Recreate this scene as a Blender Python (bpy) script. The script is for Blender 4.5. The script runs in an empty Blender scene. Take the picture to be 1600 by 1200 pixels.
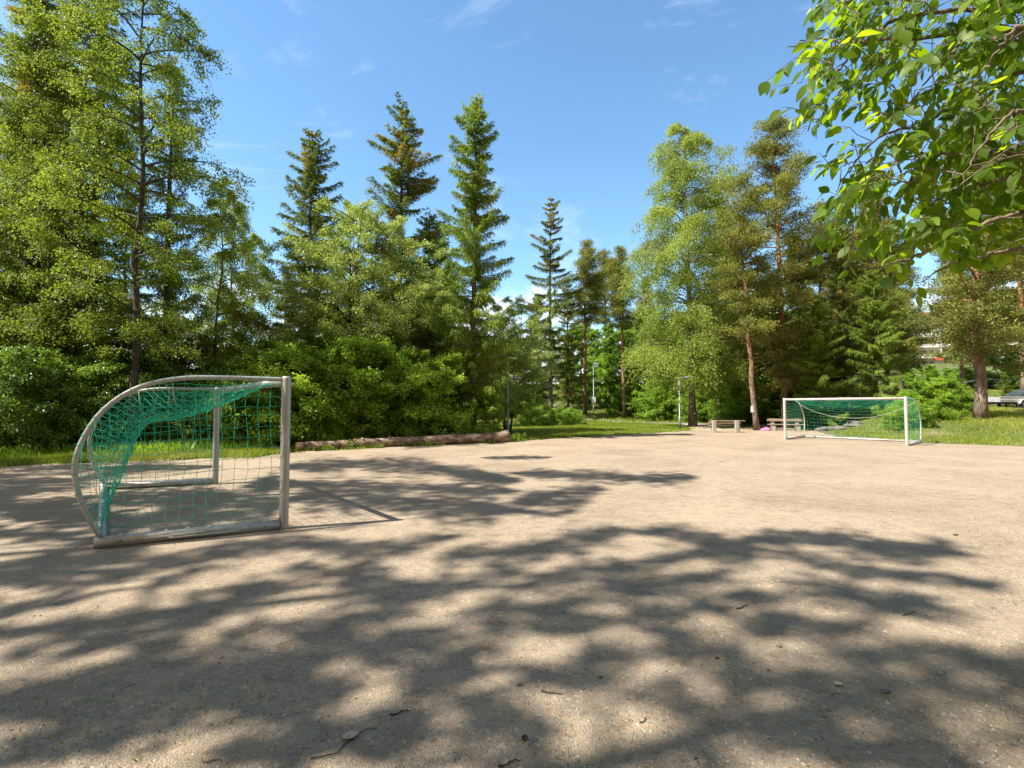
import bpy, math, random
import numpy as np
from mathutils import Vector

S = bpy.context.scene
COL = S.collection
PI = math.pi

# ------------------------------------------------------------------ camera model
F = 800.0                      # focal length in photo pixels (1600 wide) = 18 mm
PITCH = math.atan(35 / 800)
EYE = 1.6
cp, sp = math.cos(PITCH), math.sin(PITCH)


def ray(px, py):
    u = (px - 800) / F
    w = (600 - py) / F
    return np.array([u, cp - sp * w, sp + cp * w])


def at(px, py, D):
    r = ray(px, py)
    return np.array([0, 0, EYE]) + r * (D / r[1])


def gnd(px, py, z=0.0):
    r = ray(px, py)
    return np.array([0, 0, EYE]) + r * ((z - EYE) / r[2])


cam = bpy.data.cameras.new("camera")
cam.lens = 18
cam.sensor_width = 36
cam.clip_end = 3000
cam.clip_start = 0.05
co = bpy.data.objects.new("camera", cam)
COL.objects.link(co)
co.location = (0, 0, EYE)
co.rotation_euler = (PI / 2 + PITCH, 0, 0)
S.camera = co

# ------------------------------------------------------------------ light
SUN_EL = math.radians(53)
SDIR = np.array([0.94, 0.34])          # the way shadows fall on the ground
SDIR = SDIR / np.linalg.norm(SDIR)
ld = Vector((SDIR[0] * math.cos(SUN_EL), SDIR[1] * math.cos(SUN_EL), -math.sin(SUN_EL)))
sun = bpy.data.lights.new("sun", 'SUN')
sun.energy = 5.0
sun.angle = math.radians(0.53)
sun.color = (1.0, 0.955, 0.88)
so = bpy.data.objects.new("sun", sun)
COL.objects.link(so)
so.rotation_euler = ld.to_track_quat('-Z', 'Y').to_euler()
so.location = (-20, -10, 40)

W = bpy.data.worlds.new("World")
S.world = W
W.use_nodes = True
wt = W.node_tree
wt.nodes.clear()


def N(t, kind, **kw):
    n = t.nodes.new(kind)
    for k, v in kw.items():
        if k in n.inputs.keys():
            n.inputs[k].default_value = v
        else:
            setattr(n, k, v)
    return n


sky = N(wt, 'ShaderNodeTexSky')
sky.sky_type = 'NISHITA'
sky.sun_disc = False
sky.sun_elevation = SUN_EL
sky.sun_rotation = math.atan2(-SDIR[0], -SDIR[1])
sky.air_density = 1.0
sky.altitude = 300
sky.dust_density = 0.05
sky.ozone_density = 0.3
tc = N(wt, 'ShaderNodeTexCoord')
mp = N(wt, 'ShaderNodeMapping')
mp.inputs['Scale'].default_value = (1.0, 1.0, 2.6)
mp.inputs['Rotation'].default_value = (0.25, 0.5, 0.3)
wt.links.new(tc.outputs['Generated'], mp.inputs['Vector'])
n1 = N(wt, 'ShaderNodeTexNoise', Scale=2.3, Detail=9.0, Roughness=0.62, Distortion=0.6)
wt.links.new(mp.outputs[0], n1.inputs['Vector'])
r1 = N(wt, 'ShaderNodeMapRange')
r1.inputs['From Min'].default_value = 0.53
r1.inputs['From Max'].default_value = 0.86
r1.inputs['To Max'].default_value = 0.45
wt.links.new(n1.outputs['Fac'], r1.inputs['Value'])
# low cumulus towards the horizon
mp2 = N(wt, 'ShaderNodeMapping')
mp2.inputs['Scale'].default_value = (1.0, 1.0, 2.2)
mp2.inputs['Location'].default_value = (0.35, 0.1, 0.2)
wt.links.new(tc.outputs['Generated'], mp2.inputs['Vector'])
n2 = N(wt, 'ShaderNodeTexNoise', Scale=4.2, Detail=10.0, Roughness=0.58)
wt.links.new(mp2.outputs[0], n2.inputs['Vector'])
sx = N(wt, 'ShaderNodeSeparateXYZ')
wt.links.new(tc.outputs['Generated'], sx.inputs[0])
el = N(wt, 'ShaderNodeMapRange')
el.inputs['From Min'].default_value = 0.10
el.inputs['From Max'].default_value = 0.30
el.inputs['To Min'].default_value = 0.22
el.inputs['To Max'].default_value = -0.25
wt.links.new(sx.outputs['Z'], el.inputs['Value'])
ad = N(wt, 'ShaderNodeMath', operation='ADD')
wt.links.new(n2.outputs['Fac'], ad.inputs[0])
wt.links.new(el.outputs[0], ad.inputs[1])
r2 = N(wt, 'ShaderNodeMapRange')
r2.inputs['From Min'].default_value = 0.52
r2.inputs['From Max'].default_value = 0.66
r2.inputs['To Max'].default_value = 0.85
wt.links.new(ad.outputs[0], r2.inputs['Value'])
mx = N(wt, 'ShaderNodeMath', operation='MAXIMUM')
wt.links.new(r1.outputs[0], mx.inputs[0])
wt.links.new(r2.outputs[0], mx.inputs[1])
mix = N(wt, 'ShaderNodeMix', data_type='RGBA')
wt.links.new(mx.outputs[0], mix.inputs['Factor'])
tone = N(wt, 'ShaderNodeMix', data_type='RGBA', blend_type='MULTIPLY')
tone.inputs['Factor'].default_value = 1
wt.links.new(sky.outputs[0], tone.inputs[6])
tone.inputs[7].default_value = (.74, .96, 1.02, 1)
wt.links.new(tone.outputs[2], mix.inputs[6])
mix.inputs[7].default_value = (6.2, 6.5, 7.0, 1)
# an unseen warm cloud bank, added behind the camera to warm the fill light
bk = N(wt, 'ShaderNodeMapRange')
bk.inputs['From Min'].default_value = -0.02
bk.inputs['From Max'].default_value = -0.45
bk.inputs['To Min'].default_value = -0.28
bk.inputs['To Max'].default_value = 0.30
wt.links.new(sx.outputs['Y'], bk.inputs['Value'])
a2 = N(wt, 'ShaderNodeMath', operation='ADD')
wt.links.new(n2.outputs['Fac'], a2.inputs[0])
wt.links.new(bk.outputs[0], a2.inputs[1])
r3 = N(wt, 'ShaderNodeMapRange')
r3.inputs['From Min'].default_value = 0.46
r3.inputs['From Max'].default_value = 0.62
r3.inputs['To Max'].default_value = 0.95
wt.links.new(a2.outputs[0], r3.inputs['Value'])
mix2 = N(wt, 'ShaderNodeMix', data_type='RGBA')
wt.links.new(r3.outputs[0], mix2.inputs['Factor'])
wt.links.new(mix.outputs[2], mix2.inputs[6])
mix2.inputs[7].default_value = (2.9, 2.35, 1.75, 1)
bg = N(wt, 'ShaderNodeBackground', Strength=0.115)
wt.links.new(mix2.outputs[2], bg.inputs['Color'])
wo = N(wt, 'ShaderNodeOutputWorld')
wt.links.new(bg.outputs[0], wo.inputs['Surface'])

S.view_settings.view_transform = 'Standard'
S.view_settings.look = 'None'
S.view_settings.exposure = 1.27
S.cycles.max_bounces = 6
S.cycles.diffuse_bounces = 4
S.cycles.glossy_bounces = 2
S.cycles.transmission_bounces = 4
S.cycles.transparent_max_bounces = 4

# ------------------------------------------------------------------ materials
def new_mat(name):
    m = bpy.data.materials.new(name)
    m.use_nodes = True
    t = m.node_tree
    t.nodes.clear()
    o = N(t, 'ShaderNodeOutputMaterial')
    return m, t, o


def ramp(t, stops, src=None):
    r = N(t, 'ShaderNodeValToRGB')
    e = r.color_ramp.elements
    while len(e) < len(stops):
        e.new(0.5)
    for el_, (p, c) in zip(e, stops):
        el_.position = p
        el_.color = (c[0], c[1], c[2], 1)
    if src is not None:
        t.links.new(src, r.inputs['Fac'])
    return r


def leaf_mat(name, stops, trans=0.4, rough=0.45, spec=0.35, tcol=(1.25, 1.25, 0.6)):
    m, t, o = new_mat(name)
    a = N(t, 'ShaderNodeAttribute', attribute_name='tint')
    r = ramp(t, stops, a.outputs['Fac'])
    p = N(t, 'ShaderNodeBsdfPrincipled', Roughness=rough)
    p.inputs['Specular IOR Level'].default_value = spec
    t.links.new(r.outputs[0], p.inputs['Base Color'])
    mu = N(t, 'ShaderNodeMix', data_type='RGBA', blend_type='MULTIPLY')
    mu.inputs['Factor'].default_value = 1
    t.links.new(r.outputs[0], mu.inputs[6])
    mu.inputs[7].default_value = (*tcol, 1)
    tr = N(t, 'ShaderNodeBsdfTranslucent')
    t.links.new(mu.outputs[2], tr.inputs['Color'])
    ms = N(t, 'ShaderNodeMixShader', Fac=trans)
    t.links.new(p.outputs[0], ms.inputs[1])
    t.links.new(tr.outputs[0], ms.inputs[2])
    t.links.new(ms.outputs[0], o.inputs['Surface'])
    return m


def noise_mat(name, stops, scale=5.0, stretch=(1, 1, 1), rough=0.8, bump=0.3, bdist=0.02, detail=6, metallic=0.0,
              coords='Object', bscale=None, spec=0.3, dist=0.0):
    m, t, o = new_mat(name)
    c = N(t, 'ShaderNodeTexCoord')
    mp_ = N(t, 'ShaderNodeMapping')
    mp_.inputs['Scale'].default_value = stretch
    t.links.new(c.outputs[coords], mp_.inputs['Vector'])
    n = N(t, 'ShaderNodeTexNoise', Scale=scale, Detail=float(detail), Roughness=0.6, Distortion=dist)
    t.links.new(mp_.outputs[0], n.inputs['Vector'])
    r = ramp(t, stops, n.outputs['Fac'])
    p = N(t, 'ShaderNodeBsdfPrincipled', Roughness=rough, Metallic=metallic)
    p.inputs['Specular IOR Level'].default_value = spec
    t.links.new(r.outputs[0], p.inputs['Base Color'])
    if bump:
        n2_ = N(t, 'ShaderNodeTexNoise', Scale=bscale or scale * 2, Detail=8.0, Roughness=0.65)
        t.links.new(mp_.outputs[0], n2_.inputs['Vector'])
        b = N(t, 'ShaderNodeBump', Strength=bump, Distance=bdist)
        t.links.new(n2_.outputs['Fac'], b.inputs['Height'])
        t.links.new(b.outputs[0], p.inputs['Normal'])
    t.links.new(p.outputs[0], o.inputs['Surface'])
    return m


def tint_mat(name, stops, rough=0.8, spec=0.2):
    m, t, o = new_mat(name)
    a = N(t, 'ShaderNodeAttribute', attribute_name='tint')
    r = ramp(t, stops, a.outputs['Fac'])
    p = N(t, 'ShaderNodeBsdfPrincipled', Roughness=rough)
    p.inputs['Specular IOR Level'].default_value = spec
    t.links.new(r.outputs[0], p.inputs['Base Color'])
    t.links.new(p.outputs[0], o.inputs['Surface'])
    return m


M = {}
M['spruce'] = leaf_mat('spruce_needles', [(0, (0.054, 0.0823, 0.0157)), (0.45, (0.1288, 0.1742, 0.0266)), (0.75, (0.2383, 0.2772, 0.0411)), (1, (0.2962, 0.2138, 0.0424))], 0.38, .5, .3)
M['spruce_lush'] = leaf_mat('young_spruce_needles', [(0, (0.0789, 0.128, 0.016)), (0.45, (0.1842, 0.2677, 0.032)), (0.75, (0.2982, 0.3841, 0.05)), (1, (0.2544, 0.2561, 0.05))], 0.4, .5, .3)
M['pine'] = leaf_mat('pine_needles', [(0, (0.0998, 0.119, 0.032)), (0.5, (0.2139, 0.2287, 0.055)), (0.8, (0.2947, 0.3026, 0.07)), (1, (0.3137, 0.2483, 0.065))], 0.38, .5, .3)
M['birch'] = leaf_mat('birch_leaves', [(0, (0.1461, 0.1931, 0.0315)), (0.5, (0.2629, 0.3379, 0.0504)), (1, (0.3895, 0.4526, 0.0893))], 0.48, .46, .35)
M['birch_shade'] = leaf_mat('shaded_birch_leaves', [(0, (0.0934, 0.1299, 0.0185)), (0.5, (0.1868, 0.2541, 0.03)), (1, (0.3052, 0.3699, 0.0578))], 0.48, .46, .32)  # darker copy of the birch leaves, shade mixed into the colours
M['willow'] = leaf_mat('willow_leaves', [(0, (0.1662, 0.2178, 0.0497)), (0.5, (0.298, 0.3762, 0.0882)), (1, (0.4699, 0.5412, 0.1764))], .45, .36, .6)
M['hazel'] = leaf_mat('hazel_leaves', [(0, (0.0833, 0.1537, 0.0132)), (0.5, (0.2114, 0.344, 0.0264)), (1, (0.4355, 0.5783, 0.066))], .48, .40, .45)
M['hazel_shaded'] = leaf_mat('shaded_hazel_leaves', [(0, (0.0506, 0.099, 0.013)), (0.5, (0.1181, 0.2021, 0.0202)), (1, (0.27, 0.4021, 0.049))], .42, .38, .5)  # hazel leaves again, darkened so the colour carries the forest-edge shade
M['maple'] = leaf_mat('maple_leaves', [(0, (0.095, 0.168, 0.017)), (0.5, (0.205, 0.3304, 0.032)), (1, (0.32, 0.4592, 0.055))], .5, .42, .4)
M['cherry'] = leaf_mat('cherry_leaves', [(0, (.032, .072, .008)), (.5, (.082, .150, .012)), (1, (.165, .25, .022))], .62, .46, .3, (3.4, 2.8, .5))
M['yellow'] = leaf_mat('yellow_leaves', [(0, (.20, .20, .012)), (.5, (.32, .30, .018)), (1, (.40, .36, .03))], .4, .45, .3)
M['grass'] = leaf_mat('grass_blades', [(0, (0.1176, 0.1725, 0.016)), (0.5, (0.2128, 0.276, 0.028)), (0.85, (0.3248, 0.3565, 0.05)), (1, (0.4256, 0.368, 0.12))], 0.4, .5, .25)
M['bark_spruce'] = noise_mat('spruce_bark', [(.3, (.045, .034, .026)), (.5, (.11, .088, .070)), (.72, (.20, .165, .135))], 9, (1, 1, .35), .9, .8, .03)
M['bark_dark'] = noise_mat('dark_bark', [(.3, (.022, .018, .013)), (.5, (.055, .046, .035)), (.72, (.12, .10, .08))], 9, (1, 1, .3), .9, .7, .03)
M['twig'] = noise_mat('twig_bark', [(.3, (.07, .048, .03)), (.7, (.22, .165, .11))], 14, (1, 1, 1), .7, .3, .004)
M['aluminium'] = noise_mat('brushed_aluminium', [(.3, (.30, .285, .26)), (.55, (.385, .37, .34)), (.75, (.45, .435, .405))], 3, (3, 3, .6), .5, .12, .002, 5, .35)
M['white_metal'] = noise_mat('white_painted_aluminium', [(.3, (.42, .385, .36)), (.7, (.53, .49, .46))], 5, (1, 1, 3), .4, .05, .002, 4, .15)
M['net'] = noise_mat('green_net_cord', [(.3, (.012, .33, .21)), (.7, (.03, .50, .33))], 12, (1, 1, 1), .6, 0)
M['clip'] = noise_mat('white_plastic', [(.3, (.6, .6, .57)), (.7, (.78, .78, .75))], 12, (1, 1, 1), .5, 0)
M['rope'] = noise_mat('pale_rope', [(.3, (.30, .28, .24)), (.7, (.42, .40, .35))], 12, (1, 1, 1), .8, 0)
M['bolt'] = noise_mat('dark_bolt_hole', [(.3, (.015, .015, .015)), (.7, (.03, .03, .03))], 12, (1, 1, 1), .6, 0)
M['concrete'] = noise_mat('pale_concrete', [(.3, (.25, .215, .17)), (.55, (.34, .30, .24)), (.75, (.41, .365, .30))], 12, (1, 1, 1), .9, .4, .01)
M['wood'] = noise_mat('weathered_planks', [(.3, (.15, .105, .07)), (.5, (.27, .20, .145)), (.75, (.37, .29, .22))], 7, (.4, 6, 6), .85, .4, .01)
M['lamp'] = noise_mat('galvanised_steel', [(.3, (.19, .21, .23)), (.7, (.27, .29, .31))], 6, (1, 1, 2), .5, .05, .003, 4, .4)
M['rock'] = noise_mat('grey_rock', [(.3, (.07, .06, .05)), (.55, (.15, .13, .11)), (.75, (.25, .22, .185))], 3, (1, 1, 1), .9, .6, .05)
M['pink'] = noise_mat('pink_cloth', [(.3, (.62, .12, .36)), (.7, (.78, .24, .5))], 8, (1, 1, 1), .8, .3, .02)
M['render'] = noise_mat('cream_render', [(.3, (.52, .47, .40)), (.7, (.60, .56, .49))], 1.5, (1, 1, 1), .9, .1, .01)
M['white_wall'] = noise_mat('white_render', [(.3, (.72, .70, .67)), (.7, (.80, .79, .77))], 1.5, (1, 1, 1), .85, .1, .01)
M['roof'] = noise_mat('red_roof_tiles', [(.3, (.27, .055, .035)), (.7, (.40, .10, .065))], 9, (1, 1, 1), .8, .4, .03)
M['awning'] = noise_mat('red_awning_cloth', [(.3, (.42, .05, .03)), (.7, (.52, .08, .05))], 9, (1, 1, 1), .8, 0)
M['dark_wall'] = noise_mat('dark_plinth', [(.3, (.06, .055, .06)), (.7, (.11, .10, .11))], 2, (1, 1, 1), .9, .1, .01)
M['glass'] = noise_mat('window_glass', [(.3, (.03, .04, .05)), (.7, (.06, .075, .09))], .6, (1, 1, 1), .08, 0, spec=.8)
M['frame'] = noise_mat('window_frame_paint', [(.3, (.68, .68, .66)), (.7, (.76, .76, .74))], 5, (1, 1, 1), .5, 0)
M['galv'] = noise_mat('trailer_steel', [(.3, (.45, .45, .45)), (.7, (.62, .62, .61))], 4, (1, 1, 1), .4, .05, .003, 4, .4)
M['tyre'] = noise_mat('tyre_rubber', [(.3, (.018, .018, .018)), (.7, (.035, .035, .035))], 20, (1, 1, 1), .85, .2, .01)
M['car'] = noise_mat('grey_blue_car_paint', [(.3, (.03, .043, .075)), (.7, (.04, .056, .095))], 2, (1, 1, 1), .25, 0, metallic=.3, spec=.6)
M['red_light'] = noise_mat('red_lamp_glass', [(.3, (.35, .02, .02)), (.7, (.5, .03, .03))], 9, (1, 1, 1), .2, 0)
M['stone'] = tint_mat('small_stones', [(0, (.12, .09, .065)), (.4, (.26, .20, .145)), (.8, (.38, .31, .23)), (.93, (.48, .42, .34)), (1, (.38, .20, .10))])
M['litter'] = tint_mat('dry_leaf_litter', [(0, (.06, .036, .02)), (.4, (.17, .095, .045)), (.75, (.33, .21, .105)), (1, (.46, .38, .22))])


def pine_bark():
    m, t, o = new_mat('pine_bark')
    c = N(t, 'ShaderNodeTexCoord')
    mp_ = N(t, 'ShaderNodeMapping')
    mp_.inputs['Scale'].default_value = (1, 1, .3)
    t.links.new(c.outputs['Object'], mp_.inputs['Vector'])
    v = N(t, 'ShaderNodeTexVoronoi', Scale=9.0)
    n = N(t, 'ShaderNodeTexNoise', Scale=7.0, Detail=7.0, Roughness=.65)
    t.links.new(mp_.outputs[0], v.inputs['Vector'])
    t.links.new(mp_.outputs[0], n.inputs['Vector'])
    low = ramp(t, [(.3, (.075, .052, .040)), (.5, (.19, .135, .105)), (.72, (.31, .235, .19))], n.outputs['Fac'])
    up = ramp(t, [(.3, (.15, .062, .030)), (.5, (.30, .135, .068)), (.72, (.42, .22, .12))], n.outputs['Fac'])
    s = N(t, 'ShaderNodeSeparateXYZ')
    t.links.new(c.outputs['Object'], s.inputs[0])
    mr = N(t, 'ShaderNodeMapRange')
    mr.inputs['From Min'].default_value = 1.5
    mr.inputs['From Max'].default_value = 8.0
    t.links.new(s.outputs['Z'], mr.inputs['Value'])
    mi = N(t, 'ShaderNodeMix', data_type='RGBA')
    t.links.new(mr.outputs[0], mi.inputs['Factor'])
    t.links.new(low.outputs[0], mi.inputs[6])
    t.links.new(up.outputs[0], mi.inputs[7])
    p = N(t, 'ShaderNodeBsdfPrincipled', Roughness=.9)
    p.inputs['Specular IOR Level'].default_value = .2
    t.links.new(mi.outputs[2], p.inputs['Base Color'])
    b = N(t, 'ShaderNodeBump', Strength=.8, Distance=.03)
    t.links.new(v.outputs['Distance'], b.inputs['Height'])
    t.links.new(b.outputs[0], p.inputs['Normal'])
    t.links.new(p.outputs[0], o.inputs['Surface'])
    return m


M['bark_pine'] = pine_bark()


def birch_bark():
    m, t, o = new_mat('birch_bark')
    c = N(t, 'ShaderNodeTexCoord')
    mp_ = N(t, 'ShaderNodeMapping')
    mp_.inputs['Scale'].default_value = (1.2, 1.2, 3.5)
    t.links.new(c.outputs['Object'], mp_.inputs['Vector'])
    n = N(t, 'ShaderNodeTexNoise', Scale=2.6, Detail=8.0, Roughness=.7)
    t.links.new(mp_.outputs[0], n.inputs['Vector'])
    r = ramp(t, [(.36, (.03, .025, .02)), (.47, (.14, .115, .09)), (.56, (.36, .32, .27)), (.8, (.52, .48, .43))], n.outputs['Fac'])
    s = N(t, 'ShaderNodeSeparateXYZ')
    t.links.new(c.outputs['Object'], s.inputs[0])
    mr = N(t, 'ShaderNodeMapRange')
    mr.inputs['From Min'].default_value = 5.5
    mr.inputs['From Max'].default_value = 9.5
    t.links.new(s.outputs['Z'], mr.inputs['Value'])
    low = ramp(t, [(.35, (.03, .023, .018)), (.55, (.09, .068, .052)), (.75, (.20, .16, .13))], n.outputs['Fac'])
    mi = N(t, 'ShaderNodeMix', data_type='RGBA')
    t.links.new(mr.outputs[0], mi.inputs['Factor'])
    t.links.new(low.outputs[0], mi.inputs[6])
    t.links.new(r.outputs[0], mi.inputs[7])
    p = N(t, 'ShaderNodeBsdfPrincipled', Roughness=.75)
    t.links.new(mi.outputs[2], p.inputs['Base Color'])
    b = N(t, 'ShaderNodeBump', Strength=.5, Distance=.02)
    t.links.new(n.outputs['Fac'], b.inputs['Height'])
    t.links.new(b.outputs[0], p.inputs['Normal'])
    t.links.new(p.outputs[0], o.inputs['Surface'])
    return m


M['bark_birch'] = birch_bark()


def gravel():
    m, t, o = new_mat('gravel')
    c = N(t, 'ShaderNodeTexCoord')
    big = N(t, 'ShaderNodeTexNoise', Scale=.42, Detail=9.0, Roughness=.68, Distortion=.8)
    mid = N(t, 'ShaderNodeTexNoise', Scale=5.0, Detail=8.0, Roughness=.7)
    fine = N(t, 'ShaderNodeTexNoise', Scale=85.0, Detail=6.0, Roughness=.85)
    vor = N(t, 'ShaderNodeTexVoronoi', Scale=95.0)
    vor2 = N(t, 'ShaderNodeTexVoronoi', Scale=42.0)
    for n in (big, mid, fine, vor, vor2):
        t.links.new(c.outputs['Object'], n.inputs['Vector'])
    r = ramp(t, [(.28, (.116, .088, .060)), (.42, (.254, .202, .142)), (.58, (.336, .271, .195)), (.74, (.48, .398, .295))], fine.outputs['Fac'])
    rb = ramp(t, [(.32, (.80, .78, .75)), (.5, (.98, .98, .98)), (.66, (1.12, 1.11, 1.10))], big.outputs['Fac'])
    rm = ramp(t, [(.3, (.68, .65, .62)), (.47, (.97, .97, .97)), (.75, (1.14, 1.13, 1.11))], mid.outputs['Fac'])
    m1 = N(t, 'ShaderNodeMix', data_type='RGBA', blend_type='MULTIPLY')
    m1.inputs['Factor'].default_value = 1
    t.links.new(r.outputs[0], m1.inputs[6])
    t.links.new(rb.outputs[0], m1.inputs[7])
    m2 = N(t, 'ShaderNodeMix', data_type='RGBA', blend_type='MULTIPLY')
    m2.inputs['Factor'].default_value = 1
    t.links.new(m1.outputs[2], m2.inputs[6])
    t.links.new(rm.outputs[0], m2.inputs[7])
    # single pebbles, a few of them pale or rusty
    sepc = N(t, 'ShaderNodeSeparateColor')
    t.links.new(vor2.outputs['Color'], sepc.inputs[0])
    rp = ramp(t, [(0, (.70, .68, .66)), (.12, (1, 1, 1)), (.85, (1.03, 1.0, .98)), (.93, (1.35, 1.08, .82)), (1, (1.5, 1.45, 1.4))], sepc.outputs[0])
    m3 = N(t, 'ShaderNodeMix', data_type='RGBA', blend_type='MULTIPLY')
    m3.inputs['Factor'].default_value = .8
    t.links.new(m2.outputs[2], m3.inputs[6])
    t.links.new(rp.outputs[0], m3.inputs[7])
    p = N(t, 'ShaderNodeBsdfPrincipled', Roughness=.95)
    p.inputs['Specular IOR Level'].default_value = .15
    t.links.new(m3.outputs[2], p.inputs['Base Color'])
    b1 = N(t, 'ShaderNodeBump', Strength=.55, Distance=.012)
    b1.invert = True
    t.links.new(vor.outputs['Distance'], b1.inputs['Height'])
    b2 = N(t, 'ShaderNodeBump', Strength=.6, Distance=.03)
    t.links.new(mid.outputs['Fac'], b2.inputs['Height'])
    t.links.new(b1.outputs[0], b2.inputs['Normal'])
    b3 = N(t, 'ShaderNodeBump', Strength=.5, Distance=.01)
    t.links.new(fine.outputs['Fac'], b3.inputs['Height'])
    t.links.new(b2.outputs[0], b3.inputs['Normal'])
    t.links.new(b3.outputs[0], p.inputs['Normal'])
    t.links.new(p.outputs[0], o.inputs['Surface'])
    return m


M['gravel'] = gravel()
M['earth'] = noise_mat('grassy_earth', [(.3, (.055, .070, .018)), (.5, (.085, .105, .026)), (.62, (.12, .125, .04)), (.75, (.19, .155, .09))], .55, (1, 1, 1), .95, .5, .08, 9)
M['asphalt'] = noise_mat('path_asphalt', [(.3, (.17, .15, .135)), (.7, (.26, .235, .21))], 3, (1, 1, 1), .95, .3, .01, 8)
M['sand'] = noise_mat('sandy_path', [(.3, (.27, .20, .14)), (.7, (.42, .33, .24))], 2, (1, 1, 1), .95, .3, .01, 8)
M['log'] = noise_mat('log_bark', [(.34, (.06, .042, .03)), (.46, (.17, .115, .078)), (.56, (.31, .215, .15)), (.68, (.48, .36, .26))], 2.4, (.5, 3, 3), .9, .9, .04, 9)
M['cutwood'] = noise_mat('cut_wood', [(.3, (.22, .15, .09)), (.7, (.36, .26, .17))], 8, (1, 1, 1), .9, .2, .01)

# ------------------------------------------------------------------ mesh helpers
def npmesh(name, V, Q=None, T=None, tint=None, mats=(), smooth=False, fmat=None):
    V = np.asarray(V, dtype=np.float32)
    me = bpy.data.meshes.new(name)
    nq = 0 if Q is None else len(Q)
    nt = 0 if T is None else len(T)
    parts = []
    if nq:
        parts.append(np.asarray(Q, dtype=np.int32).ravel())
    if nt:
        parts.append(np.asarray(T, dtype=np.int32).ravel())
    L = np.concatenate(parts)
    st = np.concatenate([np.arange(nq) * 4, nq * 4 + np.arange(nt) * 3]).astype(np.int32)
    me.vertices.add(len(V))
    me.vertices.foreach_set('co', V.ravel())
    me.loops.add(len(L))
    me.loops.foreach_set('vertex_index', L)
    me.polygons.add(nq + nt)
    me.polygons.foreach_set('loop_start', st)
    for m in mats:
        me.materials.append(m)
    if fmat is not None:
        me.polygons.foreach_set('material_index', np.asarray(fmat, dtype=np.int32))
    me.polygons.foreach_set('use_smooth', np.full(nq + nt, smooth, dtype=bool))
    if tint is not None:
        a = me.attributes.new('tint', 'FLOAT', 'POINT')
        a.data.foreach_set('value', np.asarray(tint, dtype=np.float32))
    me.update(calc_edges=True)
    return me


def nz(v):
    return v / np.maximum(np.linalg.norm(v, axis=-1, keepdims=True), 1e-9)


class MB:
    def __init__(s):
        s.V = []; s.Q = []; s.T = []; s.n = 0

    def add(s, V, Q=None, T=None):
        V = np.asarray(V, dtype=float)
        if Q is not None and len(Q):
            s.Q.append(np.asarray(Q) + s.n)
        if T is not None and len(T):
            s.T.append(np.asarray(T) + s.n)
        s.V.append(V)
        s.n += len(V)

    def box(s, c, size, rz=0.0):
        x, y, z = [d / 2 for d in size]
        v = np.array([[-x, -y, -z], [x, -y, -z], [x, y, -z], [-x, y, -z], [-x, -y, z], [x, -y, z], [x, y, z], [-x, y, z]])
        if rz:
            a = np.array([[math.cos(rz), -math.sin(rz), 0], [math.sin(rz), math.cos(rz), 0], [0, 0, 1]])
            v = v @ a.T
        s.add(v + np.array(c), [[0, 3, 2, 1], [4, 5, 6, 7], [0, 1, 5, 4], [1, 2, 6, 5], [2, 3, 7, 6], [3, 0, 4, 7]])

    def tube(s, P, R, n=8, cap=True, wob=None, ref=None):
        P = np.asarray(P, dtype=float)
        k = len(P)
        R = np.broadcast_to(np.asarray(R, dtype=float), (k,))
        tg = np.gradient(P, axis=0)
        tg = nz(tg)
        if ref is None:
            ref = np.array([0, 0, 1.0]) if abs(tg[0][2]) < .8 else np.array([1.0, 0, 0])
        a = nz(np.cross(tg, ref))
        b = np.cross(tg, a)
        th = np.arange(n) * 2 * PI / n
        rr = np.ones((k, n)) if wob is None else wob
        V = P[:, None, :] + (R[:, None] * rr)[:, :, None] * (np.cos(th)[None, :, None] * a[:, None, :] + np.sin(th)[None, :, None] * b[:, None, :])
        i = np.arange(k - 1)[:, None] * n
        j = np.arange(n)[None, :]
        j2 = (j + 1) % n
        Q = np.stack([i + j, i + j2, i + n + j2, i + n + j], -1).reshape(-1, 4)
        V = V.reshape(-1, 3)
        T = None
        if cap:
            V = np.vstack([V, P[0], P[-1]])
            c0, c1 = k * n, k * n + 1
            jj = np.arange(n)
            T = np.vstack([np.stack([np.full(n, c0), (jj + 1) % n, jj], -1),
                           np.stack([np.full(n, c1), (k - 1) * n + jj, (k - 1) * n + (jj + 1) % n], -1)])
        s.add(V, Q, T)

    def segs(s, A, B, r):
        """many thin triangular cords from A to B"""
        A = np.asarray(A, float); B = np.asarray(B, float)
        d = nz(B - A)
        ref = np.where(np.abs(d[:, 2:3]) < .9, np.array([[0, 0, 1.0]]), np.array([[1.0, 0, 0]]))
        u = nz(np.cross(d, ref)); w = np.cross(d, u)
        n = len(A)
        V = np.zeros((n, 6, 3))
        for q in range(3):
            o = (math.cos(q * 2.0944) * u + math.sin(q * 2.0944) * w) * r
            V[:, q] = A + o
            V[:, 3 + q] = B + o
        base = np.arange(n)[:, None] * 6
        Q = np.concatenate([base + np.array([[q, (q + 1) % 3, 3 + (q + 1) % 3, 3 + q]]) for q in range(3)])
        s.add(V.reshape(-1, 3), Q)

    def mesh(s, name, mat, smooth=False, tint=None):
        return npmesh(name, np.vstack(s.V), np.vstack(s.Q) if s.Q else None, np.vstack(s.T) if s.T else None, tint, (mat,), smooth)


def link(name, me, parent=None, loc=None):
    o = bpy.data.objects.new(name, me)
    COL.objects.link(o)
    if parent is not None:
        o.parent = parent
    if loc is not None:
        o.location = loc
    return o


def tag(o, label=None, cat=None, group=None, kind=None):
    if label: o['label'] = label
    if cat: o['category'] = cat
    if group: o['group'] = group
    if kind: o['kind'] = kind
    return o


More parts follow.
